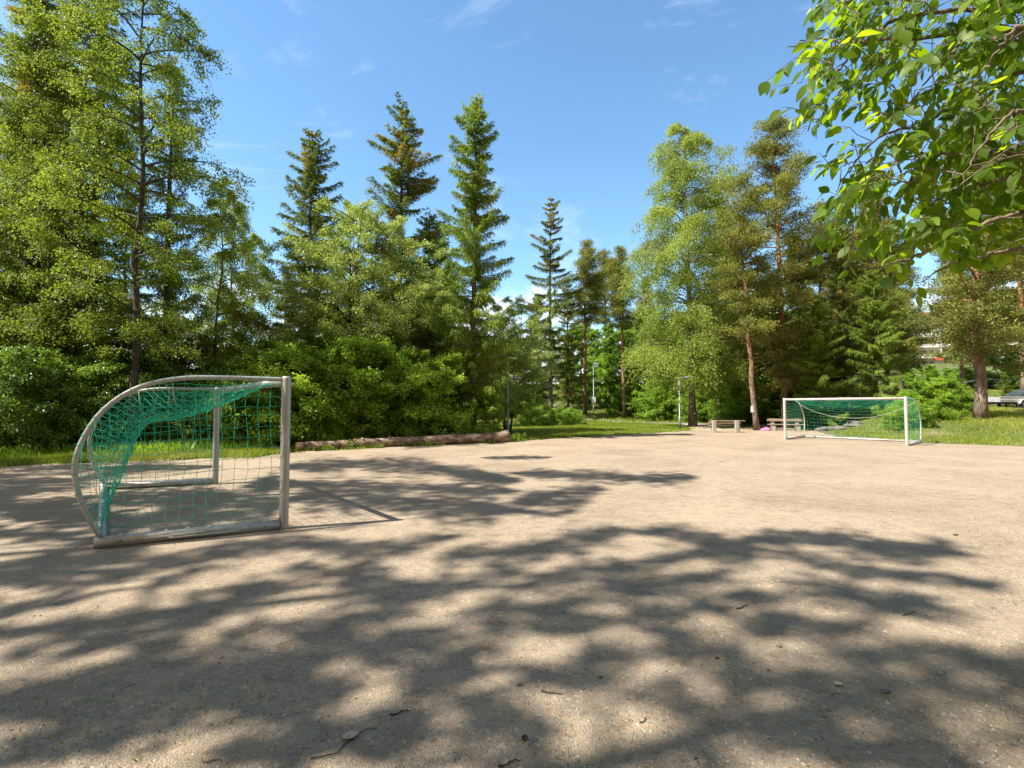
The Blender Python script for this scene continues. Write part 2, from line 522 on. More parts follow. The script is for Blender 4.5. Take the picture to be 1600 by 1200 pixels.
def thing(name, label, cat, loc=(0, 0, 0), rz=0.0, group=None):
    o = link(name, None)
    o.location = loc
    o.rotation_euler = (0, 0, rz)
    return tag(o, label, cat, group)


def bevel(o, w=.01, seg=2):
    m = o.modifiers.new('bevel', 'BEVEL')
    m.width = w
    m.segments = seg
    m.limit_method = 'ANGLE'
    return o


def leaves(P, d, nrm, L, Wd, fold=.12):
    """one four-cornered leaf per row"""
    d = nz(d)
    s = nz(np.cross(d, nrm))
    n2_ = np.cross(s, d)
    L = np.asarray(L)[:, None]; Wd = np.asarray(Wd)[:, None]
    k = len(P)
    V = np.zeros((k, 4, 3), dtype=np.float32)
    V[:, 0] = P
    V[:, 1] = P + d * L * .45 + s * Wd * .5 + n2_ * L * fold
    V[:, 2] = P + d * L
    V[:, 3] = P + d * L * .45 - s * Wd * .5 + n2_ * L * fold
    return V.reshape(-1, 3), np.arange(k * 4).reshape(-1, 4)

# ------------------------------------------------------------------ terrain
def ss(a, b, x):
    t = np.clip((np.asarray(x, float) - a) / (b - a), 0, 1)
    return t * t * (3 - 2 * t)


def ground_z(x, y):
    x = np.asarray(x, float); y = np.asarray(y, float)
    hill = 6.5 * ss(50, 112, y) * ss(-14, 4, x) * (1 - .55 * ss(24, 46, x))
    d = (x - 17.6) * .5 + (y - 21.6) * .86
    xe = np.where(y > 28, 17.8 + (y - 28) * .32, 16.0)
    mound = (1.05 + .36 * ss(29, 34, y)) * ss(0, 10, d) * ss(1.2, 7, x - xe)
    lump = (.05 * np.sin(x * 1.3 + 1) * np.sin(y * 1.1) + .04 * np.sin(x * 2.7) * np.sin(y * 2.3 + 2)) * ss(.5, 4, d) * ss(.5, 4, x - xe)
    dip = -.3 * ss(0, 1, 1 - np.hypot((x + 1) / 6, (y - 31) / 5.5))
    bank = 1.6 * ss(42, 46.5, y) * ss(37, 43, x)
    far = 5.6 * ss(60, 125, y) * ss(40, 72, x)
    return hill + mound + lump + dip + bank + far


def gz(x, y):
    return float(ground_z(x, y))


xs = np.concatenate([[-900, -500, -250, -130, -85], np.arange(-60, 96, .8), [110, 150, 260, 500, 900]])
ys = np.concatenate([[-900, -400, -150, -60], np.arange(-24, 130, .8), [140, 170, 250, 500, 900, 1600]])
X, Y = np.meshgrid(xs, ys)
Z = ground_z(X, Y)
V = np.stack([X, Y, Z], -1).reshape(-1, 3)
nx, ny = len(xs), len(ys)
ii = (np.arange(ny - 1)[:, None] * nx + np.arange(nx - 1)[None, :])
Q = np.stack([ii, ii + 1, ii + nx + 1, ii + nx], -1).reshape(-1, 4)
tag(link('ground', npmesh('ground', V, Q, None, None, (M['earth'],), True)), kind='structure')

EDGE = np.array([(30, -14), (27, 6), (24.5, 15), (20.7, 20.4), (18.4, 22.3), (17.4, 24.5), (17.6, 28), (19.6, 33), (21.4, 38), (20.2, 41), (17.5, 39.0), (15.2, 36.6), (13.6, 35.4),
                 (11.8, 33.8), (9.6, 31.8), (7.4, 29.8), (5.2, 28.0), (3.3, 26.6), (1.6, 24.9), (.2, 23.6), (-2.0, 21.9), (-4.6, 20.2), (-7.6, 17.9),
                 (-8.0, 16.6), (-10.3, 15.4), (-13.8, 13.9), (-19, 11.8), (-27, 9), (-30, -14)], float)


def smooth_poly(E, per=14, jit=.12, seed=3):
    rng = np.random.default_rng(seed)
    out = []
    n = len(E)
    for i in range(n):
        p0, p1, p2, p3 = E[i - 1], E[i], E[(i + 1) % n], E[(i + 2) % n]
        for k in range(per):
            t = k / per
            q = .5 * ((2 * p1) + (p2 - p0) * t + (2 * p0 - 5 * p1 + 4 * p2 - p3) * t * t + (3 * p1 - p0 - 3 * p2 + p3) * t ** 3)
            out.append(q + rng.normal(0, jit, 2))
    return np.array(out)


FIELD = smooth_poly(EDGE)


def inside(P, poly):
    x, y = P[:, 0], P[:, 1]
    r = np.zeros(len(P), bool)
    j = len(poly) - 1
    for i in range(len(poly)):
        xi, yi = poly[i]; xj, yj = poly[j]
        c = ((yi > y) != (yj > y)) & (x < (xj - xi) * (y - yi) / (yj - yi + 1e-12) + xi)
        r ^= c
        j = i
    return r


import bmesh
bm = bmesh.new()
vs = [bm.verts.new((p[0], p[1], .004)) for p in FIELD]
f = bm.faces.new(vs)
bmesh.ops.triangulate(bm, faces=[f])
bmesh.ops.recalc_face_normals(bm, faces=bm.faces[:])
if bm.faces[0].normal.z < 0 if hasattr(bm.faces, 'ensure_lookup_table') and not bm.faces.ensure_lookup_table() else False:
    bmesh.ops.reverse_faces(bm, faces=bm.faces[:])
me = bpy.data.meshes.new('gravel_pitch')
bm.to_mesh(me); bm.free()
me.materials.append(M['gravel'])
tag(link('gravel_pitch', me), kind='structure')


def strip(name, pts, width, mat, dz=.02, seed=1):
    rng = np.random.default_rng(seed)
    P = np.array(pts, float)
    t = np.linspace(0, len(P) - 1, (len(P) - 1) * 24 + 1)
    C = np.stack([np.interp(t, np.arange(len(P)), P[:, k]) for k in (0, 1)], -1)
    for _ in range(30):
        C[1:-1] = (C[:-2] + C[2:] + 2 * C[1:-1]) / 4
    tg = nz(np.gradient(C, axis=0))
    nn = np.stack([-tg[:, 1], tg[:, 0]], -1)
    k = 7
    u = np.linspace(-.5, .5, k)
    w = width * (1 + rng.normal(0, .03, len(C)))
    G = C[:, None, :] + nn[:, None, :] * (u[None, :] * w[:, None])[:, :, None]
    z = ground_z(G[..., 0], G[..., 1]) + dz
    V = np.concatenate([G, z[..., None]], -1).reshape(-1, 3)
    i = np.arange(len(C) - 1)[:, None] * k + np.arange(k - 1)[None, :]
    Q = np.stack([i, i + 1, i + k + 1, i + k], -1).reshape(-1, 4)
    Q = Q[:, ::-1]
    tag(link(name, npmesh(name, V, Q, None, None, (mat,), True)), kind='structure')


strip('path', [(31, 42.5), (22, 44), (17, 46.5), (12, 51), (8, 57), (6, 64), (7, 72)], 2.6, M['asphalt'])
strip('dirt_path', [(12.6, 33.4), (14, 37), (15.3, 42), (16.4, 46)], 2.0, M['sand'], .024)
strip('park_path', [(-3, 52), (1, 52), (4, 50.5), (8, 51.5)], 1.5, M['asphalt'], .026)
strip('road', [(31, 37.4), (36, 36.9), (44, 36.6), (60, 36)], 5.6, M['asphalt'], .02)

# ------------------------------------------------------------------ tree meshes
def trunk_pts(rng, H, k=14, sway=.15, lean=(0, 0)):
    t = np.linspace(0, 1, k)
    x = np.cumsum(rng.normal(0, sway / k ** .5, k)); y = np.cumsum(rng.normal(0, sway / k ** .5, k))
    x -= x[0]; y -= y[0]
    return np.stack([x + lean[0] * t ** 1.3, y + lean[1] * t ** 1.3, t * H], -1), t


def tree_obj_mesh(name, mb, barkmat, leafV, leafQ, tint, leafmat):
    tm = mb.mesh(name + '_trunk', barkmat, True)
    cm = npmesh(name + '_crown', leafV, leafQ, None, np.repeat(tint, 4), (leafmat,), False)
    return tm, cm


def spruce(seed, H, R, cb, r0=.2, dens=1.0, droop=.8, bark='bark_spruce', mat='spruce', cones=.25, gap=.18, power=.8, leafS=1.0, dead=0, step=(.34, .62), lump=.3):
    rng = np.random.default_rng(seed)
    tp, tt = trunk_pts(rng, H, 16, .12)
    mb = MB()
    mb.tube(tp, r0 * np.clip(1 - tt, .04, 1) ** .8 * (1 + .35 * np.exp(-tt * H / .35)), 10)
    z = cb
    nodes, tans, sides, Ls, ss_, tn, ts = [], [], [], [], [], [], []
    for q in range(dead):
        zz = rng.uniform(.15 * cb, cb); az = rng.uniform(0, 2 * PI); l = rng.uniform(.4, 1.6)
        c = np.array([np.interp(zz, tp[:, 2], tp[:, 0]), np.interp(zz, tp[:, 2], tp[:, 1]), zz])
        e = np.array([math.cos(az), math.sin(az), rng.uniform(-.3, .1)])
        mb.tube([c, c + e * l * .5, c + e * l + np.array([0, 0, -.1 * l])], [.022, .014, .006], 4, False)
    while z < H - .15:
        t = (z - cb) / (H - cb)
        prof = (1 - t) ** power * (.6 + .4 * min(1, t / .12))
        nb = rng.integers(5, 8) if t < .9 else 4
        a0 = rng.uniform(0, 2 * PI)
        for b in range(nb):
            if rng.random() < gap:
                continue
            az = a0 + b * 2 * PI / nb + rng.normal(0, .3)
            Lb = max(.22, R * prof * rng.uniform(.35, 1.15) * (1 + lump * math.sin(z * 1.35 + seed) * math.sin(az + z * .6)))
            a = -.42 + 1.05 * t + rng.normal(0, .12)
            bb = .28 * (1 - t) + rng.normal(0, .06)
            s = np.linspace(0, 1, 7)
            zz = z + rng.uniform(-.12, .12)
            c = np.array([np.interp(zz, tp[:, 2], tp[:, 0]), np.interp(zz, tp[:, 2], tp[:, 1]), zz])
            wig = rng.normal(0, .10)
            rad = np.array([math.cos(az), math.sin(az), 0]); tan = np.array([-math.sin(az), math.cos(az), 0])
            def cur(s_):
                return c + rad * (Lb * s_)[:, None] + tan * (Lb * wig * s_ ** 2)[:, None] + np.array([0, 0, 1]) * (Lb * (a * s_ + bb * s_ ** 2))[:, None]
            mb.tube(cur(s), np.linspace(.012 + .011 * Lb, .004, 7), 4, False)
            n = max(3, int(Lb / .125 * dens))
            sn = np.linspace(.10, 1, n)
            P = cur(sn)
            nodes.append(P)
            tg = nz(np.gradient(P, axis=0)) if n > 1 else rad[None]
            tans.append(tg)
            sides.append(np.repeat(tan[None], n, 0)); Ls.append(np.full(n, Lb)); ss_.append(sn)
            cone = 1.0 if (rng.random() < cones * (.25 + 1.3 * t)) else 0.0
            tn.append(np.full(n, np.clip(rng.normal(.38, .14), .1, .7) + .0) * (1 - cone) + cone * rng.uniform(.75, 1)); ts.append(np.full(n, t))
        z += rng.uniform(*step) * (1.15 - .55 * t)
    P = np.vstack(nodes); tg = np.vstack(tans); sd = np.vstack(sides)
    Lb = np.concatenate(Ls); sn = np.concatenate(ss_); tn = np.concatenate(tn); tt_ = np.concatenate(ts)
    K, m = 10, 3
    n = len(P)
    P = np.repeat(P, K, 0); tg = np.repeat(tg, K, 0); sd = np.repeat(sd, K, 0)
    Lb = np.repeat(Lb, K); sn = np.repeat(sn, K); tn = np.repeat(tn, K); tt_ = np.repeat(tt_, K)
    sg = np.where(rng.random(n * K) < .5, -1, 1)[:, None]
    dr = droop * (1 - .75 * tt_)
    down = np.array([0, 0, -1.0])
    d = nz(tg * rng.uniform(.3, .8, (n * K, 1)) + sd * sg * rng.uniform(.15, 1, (n * K, 1)) + down * (dr * rng.uniform(.1, 1.5, n * K))[:, None])
    tw = np.clip((.14 + .17 * Lb * (1 - .7 * sn)) * rng.uniform(.5, 1.3, n * K), .1, .62)
    out = []
    for j in range(m):
        u = (j + rng.uniform(0, .7, n * K)) / m
        pos = P + d * (tw * u)[:, None] + down * (tw * u * u * .5 * dr)[:, None]
        sdirn = d + down * (u * .6 * dr)[:, None] + rng.normal(0, .28, (n * K, 3))
        out.append((pos, sdirn, tn + .16 * u + rng.normal(0, .07, n * K)))
    pos = np.vstack([o[0] for o in out]); sdirn = np.vstack([o[1] for o in out]); tint = np.clip(np.concatenate([o[2] for o in out]), 0, 1)
    k = len(pos)
    nr = np.array([0, 0, 1.0]) + rng.normal(0, .6, (k, 3))
    LV, LQ = leaves(pos, sdirn, nr, rng.uniform(.09, .20, k) * leafS, rng.uniform(.028, .050, k) * leafS, .06)
    return tree_obj_mesh('spruce', mb, M[bark], LV, LQ, tint, M[mat])


def pine(seed, H, R, cb, r0=.2, dens=1.0, mat='pine', lean=(0, 0), power=.55, tuft=.30, shoots=34, lowfill=.5, leafS=1.0, step=(.35, .62), bmin=.35):
    rng = np.random.default_rng(seed)
    tp, tt = trunk_pts(rng, H, 16, .35, lean)
    mb = MB()
    mb.tube(tp, r0 * np.clip(1 - tt, .05, 1) ** .65 * (1 + .3 * np.exp(-tt * H / .3)), 12)
    for q in range(7):
        zz = rng.uniform(.25 * cb, cb); az = rng.uniform(0, 2 * PI); l = rng.uniform(.2, .9)
        c = np.array([np.interp(zz, tp[:, 2], tp[:, 0]), np.interp(zz, tp[:, 2], tp[:, 1]), zz])
        e = np.array([math.cos(az), math.sin(az), rng.uniform(-.2, .3)])
        mb.tube([c, c + e * l * .5, c + e * l], [.028, .018, .008], 4, False)
    z = cb
    cen, ct, ctn = [], [], []
    while z < H:
        t = (z - cb) / (H - cb)
        prof = (1 - t) ** power * (lowfill + (1 - lowfill) * min(1, t / .3))
        for b in range(rng.integers(3, 6)):
            az = rng.uniform(0, 2 * PI)
            Lb = max(.35, R * prof * rng.uniform(bmin, 1.15))
            a = -.10 + .75 * t + rng.normal(0, .18)
            bb = .22 + rng.normal(0, .12)
            zz = min(H * .99, z + rng.uniform(-.2, .2))
            c = np.array([np.interp(zz, tp[:, 2], tp[:, 0]), np.interp(zz, tp[:, 2], tp[:, 1]), zz])
            rad = np.array([math.cos(az), math.sin(az), 0]); tan = np.array([-math.sin(az), math.cos(az), 0])
            wig = rng.normal(0, .2)
            def cur(s_):
                return c + rad * (Lb * s_)[:, None] + tan * (Lb * wig * s_ ** 2)[:, None] + np.array([0, 0, 1]) * (Lb * (a * s_ + bb * s_ ** 2))[:, None]
            s = np.linspace(0, 1, 6)
            mb.tube(cur(s), np.linspace(.018 + .016 * Lb, .008, 6), 5, False)
            nt = max(2, int((Lb * 3.0 + 1) * dens))
            sn = rng.uniform(.35, 1.03, nt)
            C = cur(sn)
            lat = rng.normal(0, .20, nt) * Lb * (.25 + sn * .75)
            C = C + tan[None] * lat[:, None] + np.stack([np.zeros(nt), np.zeros(nt), rng.normal(.06, .13, nt)], -1)
            cen.append(C); ct.append(np.full(nt, t)); ctn.append(np.clip(rng.normal(.45, .16, nt) + rng.normal(0, .06), 0, .95))
        z += rng.uniform(*step)
    C = np.vstack(cen); tn = np.concatenate(ctn)
    n = len(C)
    C = np.repeat(C, shoots, 0); tn = np.repeat(tn, shoots)
    rs = np.repeat(rng.uniform(.65, 1.3, n), shoots)
    k = len(C)
    off = rng.normal(0, 1, (k, 3)) * np.array([tuft, tuft, tuft * .55]) * rs[:, None]
    d = nz(off * 1.6 + np.array([0, 0, .22]) + rng.normal(0, .22, (k, 3)))
    LV, LQ = leaves(C + off * .75, d, np.array([0, 0, 1.0]) + rng.normal(0, .7, (k, 3)), rng.uniform(.15, .27, k) * leafS, rng.uniform(.05, .085, k) * leafS, .04)
    tint = np.clip(tn + rng.normal(0, .10, k), 0, 1)
    return tree_obj_mesh('pine', mb, M['bark_pine'], LV, LQ, tint, M[mat])


PROF = {
    'birch': lambda t: 1.35 * (t + .02) ** .35 * (1 - t) ** .55,
    'tall': lambda t: 1.0 * (t + .1) ** .25 * (1.02 - t) ** .45,
    'bigbirch': lambda t: np.interp(t, [0, .12, .3, .55, .8, .93, 1], [.55, .9, 1.0, .86, .68, .5, .12]),
    'round': lambda t: np.sqrt(np.clip(1 - (2 * t - .85) ** 2 / 1.35, 0.05, 1)),
    'bush': lambda t: np.sqrt(np.clip(1.02 - t ** 2, .05, 1)),
    'column': lambda t: .9 * (1.05 - t) ** .35,
}


def broad(seed, H, R, cb, nl=40, ns=8, per=110, leaf=.085, pend=.5, prof='birch', r0=.16, stems=1, bark='bark_birch', mat='birch',
          up=.8, spread=.09, aspect=.72, lean=(0, 0), upn=.9, subl=.34, stemspread=.3, flat=.35):
    rng = np.random.default_rng(seed)
    mb = MB()
    pf = PROF[prof]
    TP = []
    for k in range(stems):
        a = rng.uniform(0, 2 * PI); q = stemspread * R * rng.uniform(.5, 1.2) if stems > 1 else 0
        tp, tt = trunk_pts(rng, H * (rng.uniform(.75, .97) if stems > 1 else .97), 12, .3, (lean[0] + q * math.cos(a), lean[1] + q * math.sin(a)))
        if stems > 1:
            tp[:, 0] += .25 * q * math.cos(a); tp[:, 1] += .25 * q * math.sin(a)
        mb.tube(tp, r0 * np.clip(1 - tt, .04, 1) ** .8 * (1 + .3 * np.exp(-tt * H / .3)), 9)
        TP.append(tp)
    Pl, tl = [], []
    lp, ld_, ll, lt = [], [], [], []
    for i in range(nl):
        t = (i + rng.uniform(0, 1)) / nl
        tp = TP[rng.integers(0, stems)]
        Lb = R * pf(t) * rng.uniform(.6, 1.18)
        az = i * 2.39996 + rng.normal(0, .5)
        zt = cb + (H - cb) * t
        e = up * rng.uniform(.7, 1.3)
        zz = np.clip(zt - Lb * e * .45, max(.03 * H, .3 * cb), tp[-1, 2])
        c = np.array([np.interp(zz, tp[:, 2], tp[:, 0]), np.interp(zz, tp[:, 2], tp[:, 1]), zz])
        rad = np.array([math.cos(az), math.sin(az), 0]); tan = np.array([-math.sin(az), math.cos(az), 0])
        wig = rng.normal(0, .25); dr = pend * .45 * rng.uniform(.6, 1.4)
        ez = (zt - zz) / max(Lb, .1) + .35 * e
        def cur(s_):
            return c + rad * (Lb * s_)[:, None] + tan * (Lb * wig * s_ ** 2)[:, None] + np.array([0, 0, 1]) * (Lb * (ez * s_ - (dr + .25 * e) * s_ ** 2))[:, None]
        s = np.linspace(0, 1, 8)
        C8 = cur(s)
        mb.tube(C8, np.linspace(min(r0 * .45, .01 + .014 * Lb), .006, 8), 5, False)
        tg = nz(np.gradient(C8, axis=0))
        lc = rng.normal(.5, .12)
        for j in range(ns):
            sj = rng.uniform(.22, 1.0)
            p = cur(np.array([sj]))[0]
            tj = tg[int(sj * 7)]
            l = (subl * Lb * (1.25 - .75 * sj) + .22) * rng.uniform(.6, 1.3)
            dd = nz(tj * rng.uniform(.2, 1.0) + tan * rng.normal(0, .75) + np.array([0, 0, rng.normal(.12, flat)]))
            u = np.linspace(0, 1, 4)
            Bq = p + dd * (l * u)[:, None] + np.array([0, 0, -1]) * (pend * l * u ** 2)[:, None]
            mb.tube(Bq, [.008 + .004 * l, .006, .005, .003], 3, False)
            n = int(per * (.4 + .6 * l) * rng.uniform(.6, 1.4))
            uu = rng.random(n) ** .7
            pp = p + dd * (l * uu)[:, None] + np.array([0, 0, -1]) * (pend * l * uu ** 2)[:, None]
            of = rng.normal(0, 1, (n, 3)) * np.array([1, 1, .6]) * (spread * (.6 + l))
            hang = np.abs(rng.normal(0, 1, n)) * pend * .22
            of[:, 2] -= hang
            lp.append(pp + of)
            ld_.append(nz(dd[None] * .6 + rng.normal(0, .6, (n, 3)) + np.array([0, 0, -.35 - .5 * pend])))
            lt.append(np.clip(lc + rng.normal(0, .08) + rng.normal(0, .17, n), 0, 1))
    P = np.vstack(lp); d = np.vstack(ld_); tint = np.concatenate(lt)
    P[:, 2] = np.maximum(P[:, 2], .06)
    k = len(P)
    nr = np.array([0, 0, upn]) + rng.normal(0, .6, (k, 3))
    L = leaf * rng.uniform(.65, 1.25, k)
    LV, LQ = leaves(P, d, nr, L, L * aspect, .08)
    return tree_obj_mesh('tree', mb, M[bark], LV, LQ, tint, M[mat])


MESH = {}
NL = [0]


def tree(name, label, cat, mesh, x, y, rz=0.0, sc=1.0, group=None, z=None, trunk='trunk', crown='crown', szz=1.0):
    tm, cm = MESH[mesh]
    o = thing(name, label, cat, (x, y, (gz(x, y) if z is None else z) - .05), rz, group)
    o.scale = (sc, sc, sc * szz)
    link(trunk, tm, o)
    link(crown, cm, o)
    NL[0] += len(cm.polygons)
    return o


def px(p, D):                       # ground position under a photo column at distance D
    return (p - 800) / F * D * 1.0, D

# ------------------------------------------------------------------ tree prototypes (meshes)
MESH['spruce_tall'] = spruce(11, 17.6, 2.35, 1.9, .20, 1.5, 1.35, mat='spruce_lush', cones=.08, gap=.14, power=.40, leafS=1.05, step=(.34, .58), lump=.45)
MESH['spruce_broad'] = spruce(12, 20.5, 3.3, 2.5, .24, 1.2, 1.1, mat='spruce', cones=.24, gap=.16, power=.5, leafS=1.2, step=(.42, .75), lump=.45)
MESH['spruce_wide'] = spruce(13, 18.5, 4.0, 1.2, .24, 1.15, 1.0, mat='spruce', cones=.10, gap=.15, power=.6, leafS=1.2, step=(.42, .75), lump=.35)
MESH['spruce_thin'] = spruce(14, 25.0, 3.3, 5.0, .26, 1.1, 1.1, mat='spruce', cones=.22, gap=.38, power=.5, dead=26, leafS=1.5, step=(.6, 1.1), lump=.45)
MESH['spruce_dark'] = spruce(15, 24.0, 3.6, 2.0, .27, .95, 1.2, mat='spruce', cones=.08, gap=.36, power=.6, dead=12, bark='bark_dark', leafS=1.2, step=(.55, .95))
MESH['spruce_young'] = spruce(16, 11.5, 2.9, .4, .16, 1.1, 1.0, mat='spruce_lush', cones=.05, gap=.1, power=.6, leafS=1.2)
MESH['pine_big'] = pine(21, 22.5, 3.7, 3.0, .25, 1.3, lean=(-.2, 0), power=.36, lowfill=.85, leafS=.95, tuft=.30, shoots=58, step=(.45, .8))
MESH['pine_slim'] = pine(22, 17.0, 2.7, 6.5, .17, 1.35, lean=(-1.2, 0), power=.4, lowfill=.75, leafS=.95, tuft=.30, shoots=56, step=(.45, .8))
MESH['pine_stout'] = pine(23, 17.0, 3.4, 3.3, .28, 1.25, lean=(.5, .2), power=.35, lowfill=.85, leafS=.9, tuft=.30, shoots=58, step=(.45, .75))
MESH['pine_far'] = pine(24, 21.0, 2.9, 11.5, .23, 1.2, lean=(.4, 0), power=.5, lowfill=.7, leafS=1.2, tuft=.34, shoots=46)
MESH['pine_dense'] = pine(25, 21.0, 3.6, 4.0, .25, 1.3, power=.5, lowfill=.8, leafS=1.15, tuft=.34, shoots=50, step=(.4, .7))
MESH['pine_shade'] = pine(26, 20.0, 3.4, 9.0, .20, .36, power=.35, lowfill=.7, leafS=1.7, tuft=.40, shoots=70, step=(.85, 1.4), bmin=.5)
MESH['pine_gappy'] = pine(27, 20.0, 3.4, 9.5, .20, .34, power=.35, lowfill=.7, leafS=1.7, tuft=.42, shoots=70, step=(1.0, 1.6), bmin=.5)
MESH['birch_main'] = broad(31, 24.2, 5.2, 4.2, 104, 12, 118, .115, 1.0, 'bigbirch', .28, lean=(-1.2, 0), spread=.13, up=.85, mat='birch')
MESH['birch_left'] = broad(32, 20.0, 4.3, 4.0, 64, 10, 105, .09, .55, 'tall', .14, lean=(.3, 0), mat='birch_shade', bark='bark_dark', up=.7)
MESH['birch_thin'] = broad(33, 13.8, 2.5, 2.6, 48, 9, 120, .085, .9, 'birch', .10, mat='birch')
MESH['birch_far'] = broad(34, 18.5, 3.0, 5.0, 44, 8, 95, .12, 1.1, 'birch', .16, mat='birch')
MESH['willow'] = broad(35, 12.6, 4.3, 2.6, 84, 10, 128, .095, .25, 'round', .11, stems=4, bark='bark_dark', mat='willow', up=1.0, stemspread=.28)
MESH['hazel'] = broad(36, 4.6, 2.9, .25, 74, 9, 92, .115, .25, 'bush', .035, stems=9, bark='bark_dark', mat='hazel', up=.7, spread=.10, upn=1.5, flat=.2, aspect=.8)
MESH['hazel_shaded'] = broad(46, 4.6, 2.9, .25, 70, 9, 84, .10, .3, 'bush', .035, stems=9, bark='bark_dark', mat='hazel_shaded', up=.75, spread=.11, upn=1.2, flat=.3, aspect=.75)
MESH['hazel_low'] = broad(37, 2.5, 1.9, .1, 44, 8, 70, .10, .2, 'bush', .025, stems=8, bark='bark_dark', mat='hazel', up=.6, spread=.10, upn=1.4, aspect=.8)
MESH['maple'] = broad(38, 13.5, 4.6, 1.4, 84, 9, 62, .22, .2, 'round', .2, bark='bark_dark', mat='maple', up=.8, spread=.13, upn=1.3, aspect=.95)
MESH['maple_low'] = broad(39, 6.0, 3.6, .4, 64, 8, 60, .18, .2, 'bush', .06, stems=6, bark='bark_dark', mat='maple', up=.7, spread=.12, upn=1.3, aspect=.95)
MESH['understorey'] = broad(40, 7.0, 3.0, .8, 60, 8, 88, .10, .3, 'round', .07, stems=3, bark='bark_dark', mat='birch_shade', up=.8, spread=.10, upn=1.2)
MESH['column_shrub'] = broad(41, 3.1, .85, .15, 50, 6, 60, .07, .3, 'column', .04, stems=3, bark='bark_dark', mat='hazel', up=1.1, spread=.06)
MESH['yellow_bush'] = broad(42, 2.7, 1.4, .3, 34, 7, 42, .10, .2, 'bush', .03, stems=6, bark='bark_dark', mat='yellow', up=.7)
MESH['weed'] = broad(43, .75, .5, .03, 16, 4, 26, .07, .1, 'bush', .008, stems=7, bark='bark_dark', mat='hazel', up=.6, spread=.05, upn=1.4)
MESH['maple_shade'] = broad(44, 15.0, 4.2, 6.0, 44, 8, 62, .13, .3, 'round', .19, bark='bark_dark', mat='birch_shade', up=.8, spread=.14)


def T(mesh, p, D, rz, sc, label, cat='tree', name=None, group=None, szz=1.0, z=None):
    nm = name or {'sp': 'spruce_tree', 'pi': 'pine_tree', 'bi': 'birch_tree', 'wi': 'willow_tree', 'ha': 'hazel_bush',
                  'ma': 'maple_tree', 'un': 'young_tree', 'co': 'shrub', 'ye': 'shrub', 'we': 'weed'}[mesh[:2]]
    if cat == 'bush' or nm in ('hazel_bush', 'shrub', 'weed'):
        return tree(nm, label, cat, mesh, (p - 800) / F * D, D, rz, sc, group, z, 'stem', 'foliage', szz)
    return tree(nm, label, cat, mesh, (p - 800) / F * D, D, rz, sc, group, z, szz=szz)


# the row behind the log, and the forest to the left
T('spruce_tall', 738, 25.6, .4, .965, 'tall narrow spruce with bare lower trunk standing behind the butt end of the log', group='spruces')
T('spruce_broad', 624, 30, 1.9, .97, 'tallest spruce with orange cones in its crown, rising behind the pale willow', group='spruces')
T('spruce_wide', 478, 29, .2, .96, 'broad spruce with a pointed top between the willow and the big left-hand birch', group='spruces')
T('spruce_young', 668, 31, 2.2, 1.2, 'dense spruce tucked low between the cone-laden spruce and the narrow spruce', group='spruces')
T('birch_far', 537, 37, .5, .92, 'pale birch top showing just right of the broad pointed spruce')
T('birch_far', 690, 39, 2.4, .80, 'pale green birch showing between the cone-laden spruce and the narrow spruce')
T('willow', 566, 26.5, .3, .95, 'large grey-green willow with several thin stems rising above the hazel bushes')
T('willow', 660, 27.5, 2.6, .72, 'smaller grey-green willow leaning beside the narrow spruce', szz=.95)
T('willow', 792, 33, 1.4, .70, 'rounded green tree right of the narrow spruce, above the columnar shrub', 'tree', 'deciduous_tree')
T('hazel', 480, 21.6, .2, .92, 'hazel bush directly behind the thin end of the log', 'bush', group='hazel bushes')
T('hazel', 585, 23.4, 1.4, 1.04, 'tallest bright hazel bush, above the middle of the log', 'bush', group='hazel bushes')
T('hazel', 668, 25.2, 3.0, .95, 'hazel bush between the log and the narrow spruce trunk', 'bush', group='hazel bushes')
T('hazel', 530, 24.5, 4.2, 1.05, 'hazel bush set back between the two foremost hazels by the log', 'bush', group='hazel bushes')
T('hazel', 415, 22.5, 5.0, .98, 'hazel bush seen past the near goal post', 'bush', group='hazel bushes')
T('hazel_low', 620, 23.3, .8, .75, 'low hazel shrub close behind the middle of the log', 'bush', group='hazel bushes')
T('column_shrub', 766, 25.2, .1, .8, 'narrow upright shrub beside the lamp post at the butt end of the log', 'shrub')
T('weed', 716, 23.1, .3, .9, 'pale leafy weed behind the log near the narrow spruce trunk', 'plant', 'weed')

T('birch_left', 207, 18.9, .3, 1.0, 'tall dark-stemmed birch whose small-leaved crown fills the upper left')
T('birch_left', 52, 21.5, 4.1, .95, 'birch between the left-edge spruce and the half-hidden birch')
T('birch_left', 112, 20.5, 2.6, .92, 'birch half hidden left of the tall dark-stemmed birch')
T('spruce_dark', 140, 22.5, .6, 1.0, 'thick-trunked dark spruce just left of the tall dark-stemmed birch', group='spruces')
T('spruce_dark', 256, 25.0, 2.1, .80, 'spruce with hanging boughs right of the tall dark-stemmed birch', group='spruces')
T('spruce_dark', 38, 22.0, 4.4, .98, 'dark spruce at the left edge of the picture', group='spruces')
T('birch_thin', 335, 26.5, .4, 1.0, 'thin pale birch right of the hanging-boughed spruce')
T('birch_thin', 362, 29, 3.3, 1.02, 'second thin pale birch, between the first one and the broad pointed spruce')
T('birch_thin', 390, 33, 2.0, .95, 'slender birch far back between the thin pale birch and the broad spruce')
T('spruce_dark', 90, 31, 1.2, .95, 'spruce deep in the wood behind the dark left-edge spruce', group='spruces')
T('pine_dense', 12, 27, 1.2, .95, 'pine deep in the wood at the left edge of the picture')
T('spruce_dark', 190, 34, 3.3, .72, 'spruce deep in the wood behind the tall dark-stemmed birch', group='spruces')
FB = 'forest edge shrubs behind the near goal'
